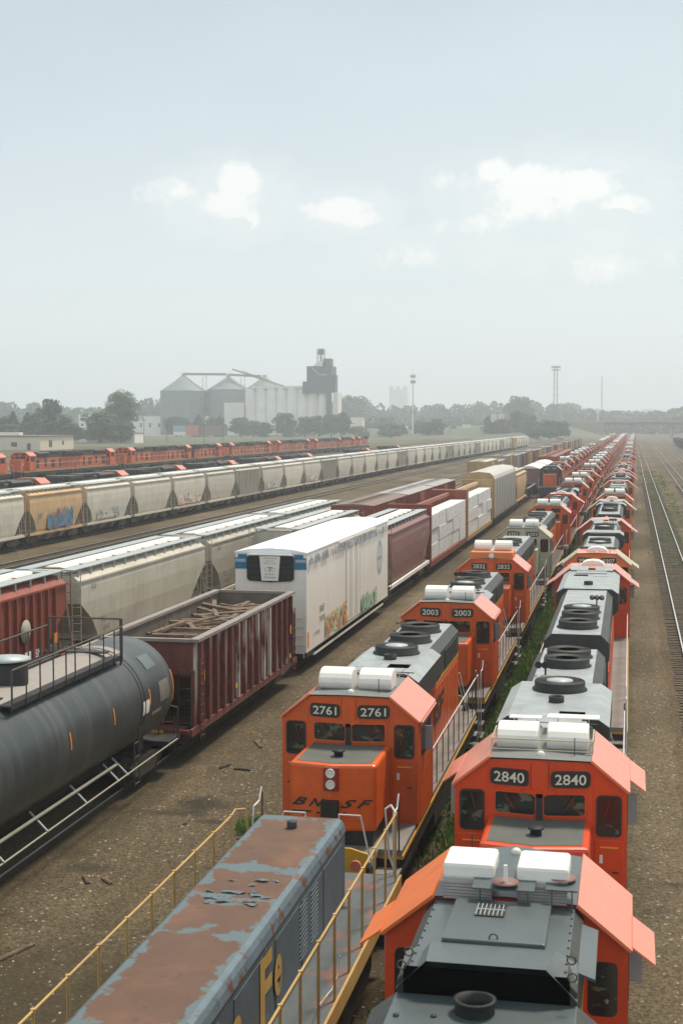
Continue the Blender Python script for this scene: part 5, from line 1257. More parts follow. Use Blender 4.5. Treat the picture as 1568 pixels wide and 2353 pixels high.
# ---------------------------------------------------------------- ground, tracks
def gz(x):
    P = [(-9999, 2.0), (-110, 2.0), (-84, 1.5), (-74, .6), (-66, .33), (-44, .30), (-38, .0), (9999, 0)]
    for (a, za), (b, zb) in zip(P, P[1:]):
        if a <= x <= b: return za + (zb - za) * (x - a) / (b - a)
    return 0
def make_ground():
    xs = [-1250, -500, -200, -110, -97, -84, -79, -74, -70, -66, -56, -44, -41, -38, -25, -10, 0, 10, 40, 200, 900]
    ys = [-45, 0, 50, 100, 200, 400, 800, 1600, 3000, 4500]
    g = MB()
    for y in ys:
        for x in xs: g.v.append((x, y, gz(x)))
    n = len(xs)
    for j in range(len(ys) - 1):
        for i in range(n - 1): a = j * n + i; g.f.append([a, a + 1, a + n + 1, a + n]); g.m.append(0); g.s.append(True)
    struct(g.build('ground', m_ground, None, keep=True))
    # grassy land beyond the yard
    g = MB(); g.add([(-1240, 500, 2.02), (-112, 500, 2.02), (-112, 660, 2.02), (-240, 660, 2.02), (-1240, 660, 2.02)], [(0, 1, 2, 3, 4)])
    g.add([(-1240, 660, 2.02), (-112, 660, 2.02), (-112, 4400, 2.02), (-1240, 4400, 2.02)], [(0, 1, 2, 3)])
    struct(g.build('field', m_grassf, None, keep=True))
make_ground()
def track(x, y0, y1, tie_to, dz=0, drift=0, rail=None, name='railway_track'):
    t = bpy.data.objects.new(name, None); COL.objects.link(t); t['kind'] = 'structure'; t.location = (x, 0, dz)
    dx = drift * (y1 - y0)
    for s in (-1, 1):
        g = MB(); c = s * .755
        g.add([(c - .035, y0, .0), (c + .035, y0, .0), (c + .035, y0, .16), (c - .035, y0, .16), (c - .035 + dx, y1, .0), (c + .035 + dx, y1, .0), (c + .035 + dx, y1, .16), (c - .035 + dx, y1, .16)], [(0, 1, 5, 4), (1, 2, 6, 5), (2, 3, 7, 6), (3, 0, 4, 7)], [1, 1, 0, 1])
        g.build('rail', [rail or m_grail, m_truck], t)
    if tie_to:
        g = MB(); y = y0 + .3; r = random.Random(int(abs(x) * 10))
        while y < tie_to:
            o = r.uniform(-.07, .07); dd = drift * (y - y0); z = .018 + r.uniform(-.012, .014)
            g.box(-1.32 + o + dd, 1.30 + o + dd, y - .11, y + .11, -.04, z); y += .54 + r.uniform(-.02, .02)
        g.build('ties', m_tie, t)
    return t
for x, to, dz in ((XR, 0, 0), (X2, 0, 0), (XT, 0, 0), (X3, 0, 0), (XM, 0, 0), (XL, 0, 0), (XH, 0, .32), (XA, 0, .35), (XB, 0, 1.6), (-43.6, 140, .3), (-33, 120, 0), (-28.4, 0, 0)):
    track(x, 192 if x == X3 else 0 if x > -30 else 40, 870, to, dz + .02, .0035 if x in (XR, X2) else 0, m_truck if x in (X3, XM, XL, XH, XA, XB) else None)
track(3.2, 0, 870, 260, .03, .001); track(8.15, 0, 870, 250, .03, .003); track(13.4, 20, 870, 180, .03, .003); track(18.2, 20, 900, 0, .03, .002)
def strip(x0, x1, y0, y1, z, m, name, seed, jag=.4, step=1.2):
    r = random.Random(seed); g = MB(); n = int((y1 - y0) / step)
    L = [(x0 + r.uniform(-jag, jag), y0 + (y1 - y0) * k / n, z) for k in range(n + 1)]; Q = [(x1 + r.uniform(-jag, jag), y0 + (y1 - y0) * k / n, z) for k in range(n + 1)]
    for k in range(n): g.add([L[k], Q[k], Q[k + 1], L[k + 1]], [(0, 1, 2, 3)])
    o = g.build(name, m, None, keep=True); o['kind'] = 'structure'; return o
strip(1.55, 4.9, 0, 860, .006, m_ground3, 'ballast_bed', 1, .12); strip(6.5, 9.9, 0, 860, .006, m_ground3, 'ballast_bed', 2, .15)
m_dkg = mat('oily_dark_soil', (.060, .050, .036), .95, var=.3, scale=1.5, dirt=(.10, .085, .06), damt=.6)
def stain():
    r = random.Random(5); g = MB()
    for cx, cy, rx, ry in ((-11.7, 37.4, .85, .75), (-12.15, 36.6, .9, .35), (-10.95, 36.2, .5, .3), (-12.6, 37.1, .35, .25)):
        n = 26; g.add([(cx + rx * r.uniform(.6, 1.15) * math.cos(2 * math.pi * k / n), cy + ry * r.uniform(.6, 1.15) * math.sin(2 * math.pi * k / n), .012 + .003 * len(g.f)) for k in range(n)], [tuple(range(n))])
    o = g.build('oil_stain', m_oil, None, keep=True); o['kind'] = 'structure'
def grass():
    r = random.Random(6); g = MB()
    def tuft(x, y, z, n, h, sp):
        for k in range(n):
            a = r.uniform(0, 6.28); px, py = x + r.gauss(0, sp), y + r.gauss(0, sp); hh = h * r.uniform(.5, 1.2); w = .02 + h * .06; dx, dy = math.cos(a) * w, math.sin(a) * w; lx, ly = r.gauss(0, hh * .35), r.gauss(0, hh * .35)
            g.add([(px - dx, py - dy, z), (px + dx, py + dy, z), (px + lx, py + ly, z + hh)], [(0, 1, 2)], r.choice((0, 0, 1, 2)))
    for k in range(3200):
        y = 32 + 170 * r.random() ** 1.3; x = -4.0 - min(.8, (y - 30) * .012) + r.gauss(0, .33)
        if math.sin(y * .35) + math.sin(y * .13 + 1) + r.uniform(-1, 1) > -1.3: tuft(x, y, 0, 16, .13 + y * .0009, .17)
    for k in range(60): tuft(-3.75 + r.gauss(0, .5), r.uniform(14, 30), 0, 9, .14, .1)
    for k in range(700):
        y = r.uniform(95, 330); tuft(3.2 + .002 * y + r.gauss(0, .8) + (1.3 if r.random() < .4 else 0), y, .02, 8, .20, .25)
    for k in range(260): y = r.uniform(60, 300); tuft(5.4 + .002 * y + r.gauss(0, .35), y, 0, 8, .2, .2)
    for k in range(26): tuft(-9.6 + r.gauss(0, .12), 35.3 + r.gauss(0, .3), 0, 10, .32, .08)
    o = g.build('grass', [mat('grass_blade', (.17, .29, .05), .8, var=.3), mat('grass_blade_dry', (.24, .26, .08), .8, var=.3), mat('grass_blade_dark', (.11, .21, .04), .8, var=.3)], None, keep=True); o['kind'] = 'stuff'; tag(o, 'green grass and weeds growing between the tracks', 'grass')
grass()
def scraps():
    r = random.Random(31)
    for i in range(22):
        x, y = r.uniform(-12.3, -8.3), r.uniform(25, 75); L = r.uniform(.25, 1.1); b = MB(); b.box(-L / 2, L / 2, -.05, .05, 0, .05); b.box(-L / 2 + .05, L / 2 - .12, -.03, .03, .05, .065)
        o = b.build('wood_scrap', (m_tie, m_wood, m_truck)[i % 3], None, bevel=.008); o.location = (x, y, .0); o.rotation_euler = (0, 0, r.uniform(0, 3.1)); tag(o, 'small dark scrap of wood or metal lying on the gravel between trains', 'scrap', 'scraps on the gravel')
scraps()
# scattered stones
def stones():
    r = random.Random(9); g = MB()
    for k in range(3800):
        y = 12 + 60 * r.random() ** 1.5; x = r.uniform(-13, -7.8) if r.random() < .6 else r.uniform(.4, 2.0) if r.random() < .6 else r.uniform(-5, -2.8)
        s = r.uniform(.010, .034); n = 5; zz = s * .8
        base = [(x + s * r.uniform(.7, 1.4) * math.cos(6.283 * i / n), y + s * r.uniform(.7, 1.4) * math.sin(6.283 * i / n), .0) for i in range(n)]
        g.add(base + [(x, y, zz)], [(i, (i + 1) % n, n) for i in range(n)], r.choice((0, 0, 0, 1, 2)))
    o = g.build('gravel', [mat('stone_grey', (.22, .19, .15), .9), mat('stone_pale', (.50, .45, .36), .9), mat('stone_dark', (.08, .065, .05), .9)], None, keep=True); o['kind'] = 'stuff'; tag(o, 'loose pale and dark stones scattered over the gravel', 'gravel')
stones()

# ---------------------------------------------------------------- background
def leafball(g, c, rx, ry, rz, n, s, r, ms):
    for k in range(n):
        while True:
            p = Vector((r.uniform(-1, 1), r.uniform(-1, 1), r.uniform(-1, 1)))
            if .25 < p.length < 1: break
        p = p.normalized() * (p.length ** .55)
        q = Vector((c[0] + p.x * rx, c[1] + p.y * ry, c[2] + p.z * rz)); nn = (p + Vector((r.gauss(0, .7), r.gauss(0, .7), r.gauss(0, .7)))).normalized()
        a = nn.orthogonal().normalized(); b = nn.cross(a); t = r.uniform(0, 6.28); a, b = a * math.cos(t) + b * math.sin(t), b * math.cos(t) - a * math.sin(t); z = s * r.uniform(.5, 1.3)
        g.add([q - a * z, q - b * z * .7, q + a * z, q + b * z * .7], [(0, 1, 2, 3)], ms)
def make_tree(label, h, w, seed, kind=0, mi=0, cat='tree', name='tree', n=36, dens=150, leaf=.36):
    r = random.Random(seed); t = thing(name, label, cat); g = MB()
    if kind == 0:   # broad crown
        th = h * .12
        for k in range(n):
            a = r.uniform(0, 6.28); u = (k + .5) / n; zz = th + (h - th) * (.10 + .78 * u); rad = w / 2 * (math.sin(math.pi * min(.97, .18 + .72 * u)) ** .7) * r.uniform(.3, .9)
            b = w * r.uniform(.09, .22); leafball(g, (rad * math.cos(a), rad * math.sin(a), zz), b, b, b * .8, dens, leaf, r, 0)
    elif kind == 1:  # conical evergreen
        th = h * .08
        for k in range(n):
            u = (k + .5) / n; zz = th + (h - th) * u; ra = w / 2 * (1 - u) ** .8 * .8
            for q in range(3): a = r.uniform(0, 6.28); b = .25 * w * (1.15 - u); leafball(g, (ra * math.cos(a) * .6, ra * math.sin(a) * .6, zz), b, b, b * .6, dens // 3, leaf, r, 0)
    else:           # wide bush
        th = h * .05
        for k in range(n):
            a = r.uniform(0, 6.28); rad = w / 2 * r.uniform(.0, .75); zz = h * (.3 + .45 * r.random() * (1 - rad / w)); b = w * r.uniform(.13, .2); leafball(g, (rad * math.cos(a), rad * math.sin(a), zz), b, b, h * .25, dens, leaf, r, 0)
    g.build('crown', m_leaf[mi], t, keep=True)
    g = MB(); g.tube((0, 0, 0), (0, 0, h * .45), w * .035, 7, r2=w * .02); g.tube((0, 0, h * .45), (.05 * w, 0, h * .8), w * .02, 6, r2=w * .006)
    for k in range(5): a = r.uniform(0, 6.28); z = h * r.uniform(.3, .55); g.tube((0, 0, z), (w * .3 * math.cos(a), w * .3 * math.sin(a), z + h * .22), w * .012, 5, r2=w * .004)
    g.build('trunk', m_bark, t); return t
big = make_tree('tallest broad tree standing behind the tan sheds on the left', 24.5, 17.5, 3, 0, 2, n=70, dens=190, leaf=.34); big.location = (-229, 620, 2)
tv = [make_tree('x', 12, 10, 10 + k, kd, mi) for k, (kd, mi) in enumerate(((0, 0), (0, 1), (0, 2), (1, 1), (2, 0)))]
def tree(k, x, y, h, w, label, group, z=2):
    hh = 12; o = dup(tv[k], (x, y, z), (x * 7.3 + y) % 6.28, label, group); o.scale = (w / 10, w / 10, h / hh)
TG = 'dark trees at the left edge'
for i, (k, x, h, w, lab) in enumerate(((0, -284, 12.5, 13, 'round dark tree at the left edge of the skyline'), (3, -277, 14, 8, 'pointed evergreen near the left edge of the skyline'), (3, -269, 13.5, 8, 'second pointed evergreen beside the first at left'), (1, -262, 10, 11, 'low dark tree between the evergreens and the tall clump'),
        (1, -255.5, 19.8, 9.5, 'tall narrow-headed tree in the dark clump left of the tallest tree'), (1, -250, 13, 12, 'dark wide tree forming the right shoulder of the left clump'), (0, -259, 14, 12, 'mid-height tree within the left clump'), (0, -244, 9, 9, 'small green tree at the right foot of the left clump'), (2, -229.5, 14, 13, 'paler tree standing in front of the tallest tree'), (1, -219, 9.5, 9, 'dark low tree at the right foot of the tallest tree'), (0, -273, 9, 13, 'low leafy tree in front of the evergreens'))):
    tree(k, x, 612 - i * 2, h, w * 1.5, lab, TG)
TG = 'trees in front of the grain elevator'
for i, (k, x, y, h, w, lab) in enumerate(((1, -287, 880, 12.5, 13, 'dark tree left of the billboard'), (3, -272, 880, 13.6, 10, 'pointed tree just left of the billboard'), (0, -262, 885, 12, 12, 'tree behind the billboard, left half'), (3, -258, 880, 13, 7, 'evergreen rising behind the billboard'),
        (1, -247, 890, 12, 12, 'tree behind the dark billboard back'), (0, -237, 885, 10, 10, 'tree right of the billboards'), (1, -228, 880, 9, 8, 'small tree in front of the lower white silo wall'), (3, -226, 868, 7, 6, 'small conical tree near the road'), (0, -215, 880, 15, 11, 'tallest tree in front of the white silos'), (3, -210, 872, 8.5, 7, 'conical tree before the white silos'),
        (0, -203, 885, 12.5, 11, 'middle tree of the row before the white silos'), (1, -194, 885, 13, 11, 'tree in the row before the white silos with a wide crown'), (0, -187, 890, 14, 10, 'tree before the right half of the white silos'), (1, -181, 893, 15, 9, 'tree at the right end of the row before the silos'), (4, -172.5, 905, 7.5, 12, 'round bush right of the white silos'), (4, -165, 880, 4, 8, 'low bush right of the round bush'),
        (1, -151.5, 905, 8.5, 12, 'round dark tree above the end of the left locomotive row'), (3, -146, 925, 8, 6, 'small pointed tree left of the light mast'), (4, -142, 850, 5.5, 13, 'wide bush below the light mast'), (0, -137, 935, 10, 9, 'tree behind the light mast'),
        (1, -127, 900, 9, 8, 'left one of two round trees right of the light mast'), (1, -121, 900, 11, 9, 'right one of two round trees right of the light mast'), (0, -85, 905, 13, 11, 'tree left below the small billboard'), (1, -79, 900, 11, 9, 'tree right below the small billboard'), (1, -70, 915, 16, 9, 'tall dark tree right of the small billboard'), (0, -62, 905, 14, 9, 'tree beside the start of the overpass'))):
    tree(k, x, y, h * 1.06, w * 1.4, lab, TG)
for i, (x, y, h, w) in enumerate(((-56, 850, 12, 14), (-47, 840, 13, 15), (-39, 830, 12, 13), (-51, 800, 9, 14), (-43, 790, 8, 12))):
    tree(4 if i > 2 else 0, x, y, h * .85, w * .9, 'bushy green tree on the bank below the overpass approach', 'trees on the overpass bank')
def treeline():
    r = random.Random(12); g = MB()
    def run(x0, x1, y, h0, h1, step, leaf, d, mi):
        x = x0
        while x < x1:
            h = h0 + (h1 - h0) * (.5 + .5 * math.sin(x * .021 + y) * math.cos(x * .0077)) * r.uniform(.75, 1.15); w = step * r.uniform(.9, 1.4)
            for k in range(3): leafball(g, (x + r.uniform(-w, w) * .3, y + r.uniform(-20, 20), 2 + h * (.3 + .22 * k)), w * (1 - .2 * k), w, h * .33, d, leaf, r, mi)
            g.tube((x, y, 1), (x, y, h * .6), .4, 4, 3); x += step * r.uniform(.6, 1.1)
    run(-760, -330, 1250, 20, 36, 13, 2.3, 170, 0); run(-330, 60, 1500, 20, 33, 13, 2.4, 170, 1); run(-300, 70, 1300, 9, 17, 9, 2.0, 140, 0); run(-20, 330, 1900, 14, 21, 14, 2.8, 110, 1)
    run(-420, -180, 1120, 10, 16, 8, 1.7, 110, 2)
    o = g.build('treeline', [m_leaf[1], m_leaf[0], m_leaf[2], m_bark], None, keep=True); o['kind'] = 'stuff'; tag(o, 'hazy green wood along the whole horizon', 'wood')
treeline()
tree(0, -94, 1240, 33, 26, 'tall round tree rising above the horizon wood near the small billboard', 'high trees in the horizon wood')
tree(0, -262, 1350, 36, 44, 'broad hazy tree in front of the castle-topped tower', 'high trees in the horizon wood')
tree(0, -75, 1750, 34, 60, 'low broad hazy tree right of the lattice tower', 'high trees in the horizon wood')
for o in tv: remove(o)
KIDS.clear()
# grain elevator
def elevator():
    t = thing('grain_elevator', 'grain elevator of joined pale concrete silos with a dark head house tower', 'grain elevator', (0, 0, 2))
    xs = [-259, -251.6, -244.2, -236.8, -229.4, -222, -214.6, -207.2]
    for i, x in enumerate(xs):
        MB().lathe((x, 962, 0), [(4.1, 0), (4.1, 32.6), (.001, 32.7)], 24).build('silo', m_conc, t)
    b = MB(); b.box(-199.4, -196.0, 955, 968, 0, 30); b.build('silo_end', m_conc, t)
    b = MB(); b.box(-258, -209, 958.5, 965, 32.7, 34.6)
    for k in range(12): b.box(-256 + k * 4, -254.6 + k * 4, 958, 958.4, 33.0, 34.3)
    b.build('gallery', m_bwh, t)
    b = MB(); b.box(-218, -200.5, 956, 972, 30, 48.0); b.box(-221, -218, 956, 966, 30, 37.5); b.box(-200.5, -198.3, 958, 966, 30, 42); b.box(-203.6, -200.4, 954, 956, 0, 48)
    for z in (34, 37.5, 41, 44.5): b.box(-211, -202, 955.7, 955.99, z, z + .4)
    b.build('head_house', m_head, t)
    b = MB(); b.prism([(-214, 48.1), (-205, 48.1), (-206.5, 51.5), (-211, 51)], 958, 966, 'y'); b.build('head_house_roof', m_bwh, t)
    b = MB(); b.box(-207, -201.5, 958, 966, 48.1, 53.2); b.build('penthouse', m_head, t)
    b = MB()
    for x in (-211.4, -206.4):
        for y in (959, 963): b.tube((x, y, 48), (x, y, 60), .22, 4)
    for z in (51, 54, 57, 60):
        b.tube((-211.4, 959, z), (-206.4, 959, z), .15, 4); b.tube((-211.4, 959, z - 3), (-206.4, 959, z), .13, 4); b.tube((-206.4, 959, z - 3), (-211.4, 959, z), .13, 4)
    b.build('leg_tower', m_steel, t)
    b = MB(); b.box(-210.8, -207, 959, 963, 56, 59.8); b.tube((-209, 961, 50), (-209, 961, 56), .5, 8); b.build('distributor', m_head, t)
    b = MB(); b.tube((-214, 955.5, 47), (-209, 955, 42), .25, 6); b.tube((-209, 955, 42), (-202, 955, 42), .25, 6); b.build('spout', m_bwh, t)
    b = MB(); b.box(-277.5, -263.3, 958, 968, 0, 22.5); b.box(-277.7, -263.1, 957.8, 968, 22.5, 23.2); b.build('annex', m_conc, t)
elevator()
def bin_(x, y, r, he, hp, lab):
    t = thing('grain_bin', lab, 'grain bin', (x, y, 2)); pr = [(r, 0)]
    for k in range(1, 20): z = he * k / 19; pr.append((r + (.0 if k % 2 else .12), z))
    pr.append((r, he)); MB().lathe((0, 0, 0), pr, 48, 0).build('bin_wall', m_steelb, t)
    MB().lathe((0, 0, 0), [(r + .35, he), (r * .5, he + hp * .52), (1.4, he + hp), (.001, he + hp)], 48).build('bin_roof', m_steelb, t)
    b = MB(); b.lathe((0, 0, he + hp - .2), [(1.2, 0), (1.2, 1.6), (.001, 2.2)], 10)
    for s in (-1, 1): b.tube((s * 1.8, 0, he + hp - 1), (s * 1.8, 0, he + hp + 3), .12, 4)
    b.build('bin_cap', m_steel, t)
    for a in (-2.3, -1.6, -.9): MB().tube(((r + .2) * math.cos(a), (r + .2) * math.sin(a), 0), ((r + .2) * math.cos(a), (r + .2) * math.sin(a), he), .22, 5).build('stiffener', m_steelb, t)
bin_(-321, 1002, 16.9, 32.4, 11.3, 'leftmost grey steel grain bin beside the elevator')
bin_(-289, 1010, 15.8, 33.4, 9.6, 'middle grey steel grain bin of the three')
bin_(-265, 1022, 15.2, 33.4, 9.6, 'rightmost grey steel grain bin, partly behind the pale silos')
def conveyor(name, p, q, lab, leg=None):
    t = thing(name, lab, 'conveyor'); b = MB(); p, q = Vector(p), Vector(q); n = 14
    for dz in (0, 1.5):
        for dy in (-.6, .6): b.tube(p + Vector((0, dy, dz)), q + Vector((0, dy, dz)), .16, 4)
    for k in range(n): a = p.lerp(q, k / n); c = p.lerp(q, (k + 1) / n); b.tube(a + Vector((0, -.6, 0)), c + Vector((0, -.6, 1.5)), .12, 4); b.tube(a + Vector((0, -.6, 1.5)), c + Vector((0, -.6, 0)), .12, 4)
    b.build('truss', m_steel, t)
    b = MB(); d = (q - p); ang = math.atan2(d.z, d.x); b.obox((p + q) / 2 + Vector((0, 0, .8)), (d.length, .9, 1.0), Matrix.Rotation(-ang, 3, 'Y')); b.build('belt_housing', m_roofd, t)
    if leg:
        for x in leg:
            b = MB(); zt = p.lerp(q, (x - p.x) / (q.x - p.x)).z
            for s in (-1, 1): b.tube((x + s * 1.5, p.y, 3), (x + s * 1.5, p.y, zt), .18, 4)
            for k in range(8): z = 8 + (zt - 8) * k / 8; b.tube((x - 1.5, p.y, z), (x + 1.5, p.y, z + (zt - 8) / 8), .1, 4)
            b.build('support_tower', m_steel, t)
conveyor('conveyor', (-321, 1002, 46.2), (-289, 1006, 45.8), 'horizontal conveyor gallery linking the left and middle bin tops', (-305,))
conveyor('conveyor', (-288, 1006, 45.6), (-264, 1010, 44.4), 'conveyor gallery from the middle to the right bin top', (-277,))
conveyor('conveyor', (-276, 1000, 47.6), (-241, 975, 36.2), 'long inclined conveyor descending from the bins to the silo gallery')
# tower with crenellated top far away
def castle():
    t = thing('silo_tower', 'very hazy block-shaped tower with three raised notches on top', 'tower', (0, 0, 2)); b = MB(); b.box(-435, -402, 2590, 2620, 0, 72)
    b.build('tower_body', m_conc, t)
    for a in (-435, -422.5, -409.5): MB().box(a, a + 7.5, 2590, 2600, 72, 78).build('parapet_block', m_conc, t)
castle()
def chimney():
    t = thing('stack_silo', 'dark slim round silo standing above the horizon wood', 'silo', (-274, 1500, 2)); MB().lathe((0, 0, 0), [(2.9, 0), (2.9, 31), (.001, 32)], 18).build('silo_wall', m_head, t)
    b = MB()
    for a in range(6): b.tube((2.7 * math.cos(a), 2.7 * math.sin(a), 31), (2.7 * math.cos(a), 2.7 * math.sin(a), 34), .2, 4)
    b.lathe((0, 0, 33.5), [(2.9, 0), (2.9, .4), (2.6, .4)], 18); b.build('top_rail', m_steel, t)
chimney()
def mast():
    t = thing('telecom_mast', 'tall slim pole mast with antenna clusters at top and halfway', 'mast', (-135.9, 900, 4)); MB().tube((0, 0, 0), (0, 0, 37), .6, 10, r2=.32).build('mast_pole', m_bwh, t)
    MB().tube((0, 0, 37), (0, 0, 41.5), .06, 5).build('lightning_rod', m_steel, t)
    for z in (14, 33.2, 36.8):
        b = MB(); 
        for k in range(6): a = k * 1.047; b.tube((1.5 * math.cos(a), 1.5 * math.sin(a), z - 1), (1.5 * math.cos(a), 1.5 * math.sin(a), z + 1), .22, 5); b.tube((0, 0, z), (1.5 * math.cos(a), 1.5 * math.sin(a), z), .09, 4)
        b.build('antenna_cluster', m_steel, t)
mast()
def lattice(x, y, z0, h, w0, w1, head, lab, name='lattice_tower'):
    t = thing(name, lab, 'tower', (x, y, z0)); b = MB(); n = int(h / (w0 * 1.5))
    def cn(k): w = w0 + (w1 - w0) * k / n; return [Vector((sx * w / 2, sy * w / 2, h * k / n)) for sx, sy in ((-1, -1), (1, -1), (1, 1), (-1, 1))]
    for k in range(n):
        a, c = cn(k), cn(k + 1)
        for i in range(4): b.tube(a[i], c[i], .17, 4); b.tube(a[i], c[(i + 1) % 4], .10, 4); b.tube(c[i], c[(i + 1) % 4], .10, 4)
    b.build('tower_frame', m_steel, t)
    if head:
        b = MB(); b.box(-2.6, 2.6, -1.5, 1.5, h, h + .25)
        for k in range(8): b.box(-2.6 + k * .72, -2.1 + k * .72, -1.9, -1.5, h + .3, h + 1.1); b.box(-2.6 + k * .72, -2.1 + k * .72, -1.9, -1.5, h - 1.9, h - 1.1)
        b.build('floodlight_rack', m_steel, t); return
lattice(-45.9, 900, 4, 41.5, 2.6, 2.0, True, 'lattice floodlight tower with a rack of lamps on top')
lattice(-29.2, 1500, 4, 55, 1.7, 1.0, False, 'thin distant radio mast above the overpass')
MB_ = MB(); MB_.lathe((-32.6, 1480, 4), [(1, 0), (1, 17), (2.6, 18.5), (2.6, 22), (1, 23.4), (.001, 23.5)], 16); tag(MB_.build('water_tower', m_conc), 'small distant water tank beside the radio mast', 'water tower')
# overpass on the right
def bridge():
    t = thing('overpass', 'long concrete overpass crossing the far end of the yard', 'bridge')
    pts = [(-52, 1050, 11.4), (-19, 1053, 12.6), (10, 1056, 12.9), (40, 1059, 12.6), (90, 1064, 12.2), (300, 1080, 11.5)]
    for (x0, y0, z0), (x1, y1, z1) in zip(pts, pts[1:]):
        b = MB(); b.add([(x0, y0, z0 - 1.0), (x1, y1, z1 - 1.0), (x1, y1, z1), (x0, y0, z0), (x0, y0 + 14, z0 - 1.0), (x1, y1 + 14, z1 - 1.0), (x1, y1 + 14, z1), (x0, y0 + 14, z0)], [(0, 1, 2, 3), (4, 5, 6, 7), (0, 1, 5, 4), (3, 2, 6, 7), (0, 3, 7, 4), (1, 2, 6, 5)]); b.build('deck', m_brd, t)
        b = MB(); b.add([(x0, y0 + .8, z0 - 3.0), (x1, y1 + .8, z1 - 3.0), (x1, y1 + .8, z1 - 1.01), (x0, y0 + .8, z0 - 1.01), (x0, y0 + 1.6, z0 - 3.0), (x1, y1 + 1.6, z1 - 3.0), (x1, y1 + 1.6, z1 - 1.01), (x0, y0 + 1.6, z0 - 1.01)], [(0, 1, 2, 3), (4, 5, 6, 7), (0, 1, 5, 4), (0, 3, 7, 4), (1, 2, 6, 5)])
        if x0 > -20: b.build('girder', m_brg, t)
        b = MB(); n = max(2, int(abs(x1 - x0) / 3))
        for k in range(n + 1): f = k / n; p = Vector((x0, y0, z0)).lerp(Vector((x1, y1, z1)), f); b.tube(p, p + Vector((0, 0, 1.1)), .09, 4)
        b.tube((x0, y0, z0 + 1.1), (x1, y1, z1 + 1.1), .12, 4); b.tube((x0, y0, z0 + .6), (x1, y1, z1 + .6), .09, 4); b.build('parapet_rail', m_steel, t)
    for x, y in ((1.6, 1058), (29, 1060), (58, 1062), (90, 1066)):
        b = MB(); 
        for dy in (1, 7, 12): b.tube((x, y + dy, 0), (x, y + dy, 10), .75, 10)
        b.box(x - .9, x + .9, y, y + 13, 9, 10); b.build('pier', m_brd, t)
    b = MB(); b.prism([(-52, 0), (-19, 0), (-19, 11.5), (-52, 10.3)], 1051, 1064, 'y'); b.build('abutment', m_brd, t)
bridge()
g = MB(); g.add([(-360, 1100, 2.0), (-290, 975, 2.02), (-52, 1049, 11.2), (-19, 1049, 11.2), (-19, 1040, 2), (-14, 1020, .3), (-28, 860, .3), (-60, 780, .3), (-120, 790, 1.9), (-290, 930, 2.02), (-52, 1066, 11.2), (-360, 1140, 2)],
         [(1, 2, 7, 8), (1, 8, 9), (2, 3, 4, 7), (4, 5, 6, 7), (1, 10, 2), (1, 0, 10)]); o = g.build('embankment', m_grassf, None, keep=True); o['kind'] = 'structure'
def road():
    P = [(-420, 950, 2.06), (-283, 958, 2.25), (-220, 962, 2.8), (-164, 985, 4.2), (-121, 992, 7.0), (-86, 1004, 9.1), (-50, 1052, 11.6)]; g = MB()
    L = [(x, y - 6, z) for x, y, z in P]; Q = [(x, y + 8, z + .15) for x, y, z in P]; B = [(x, y - 22, max(1.9, z - 6)) for x, y, z in P]
    for k in range(len(P) - 1): g.add([L[k], L[k + 1], Q[k + 1], Q[k]], [(0, 1, 2, 3)], 0); g.add([B[k], B[k + 1], L[k + 1], L[k]], [(0, 1, 2, 3)], 1)
    o = g.build('road', [m_road, m_grassf], None, keep=True); o['kind'] = 'structure'
road()
def make_car(label, x, y, z, m, rz, van=False):
    t = thing('parked_car', label, 'car', (x, y, z), rz); L = 2.3
    b = MB(); b.prism([(-L, .35), (L, .35), (L, .8), (L - .2, .95), (1.1, 1.02), (.5, 1.5 + .4 * van), (-1.3 - .6 * van, 1.5 + .4 * van), (-1.9 - .2 * van, 1.05), (-L, .95)], -.88, .88, 'x'); b.build('body', m, t)
    b = MB(); b.prism([(1.0, 1.05), (.48, 1.44 + .4 * van), (-1.2 - .4 * van, 1.44 + .4 * van), (-1.75, 1.06)], -.9, .9, 'x'); b.build('window', m_win, t)
    for yy in (-1.4, 1.45):
        for s in (-1, 1): MB().tube((s * .92, yy, .33), (s * .7, yy, .33), .33, 10).build('wheel', m_blk, t)
CI = [('white', -262, 957, 2.5, 'white car nearest the billboards on the distant road'), ('dark', -255, 957, 2.6, 'dark car behind the white car on the distant road'), ('silver', -209, 966, 3.1, 'silver car on the road below the silos'), ('blue', -178, 980, 3.9, 'bluish car on the road right of the silos'), ('white', -163, 984, 4.3, 'white car on the road above the left locomotive row'),
      ('white', -149, 986, 5.2, 'white car on the climbing road under the light mast'), ('dark', -121, 992, 7.1, 'dark pickup-like car on the climbing road'), ('silver', -101, 999, 8.3, 'silver car highest up the climbing road')]
for k, x, y, z, lab in CI: make_car(lab, x, y, z, m_car[k], R(80), k == 'dark')
for i, (x, k) in enumerate(((-246, 'white'), (-240, 'silver'), (-252, 'dark'))): make_car('%s vehicle parked beside the long white trailer' % ('white', 'silver', 'dark')[i], x, 560, 2.02, m_car[k], R(70 + 9 * i), i == 0)
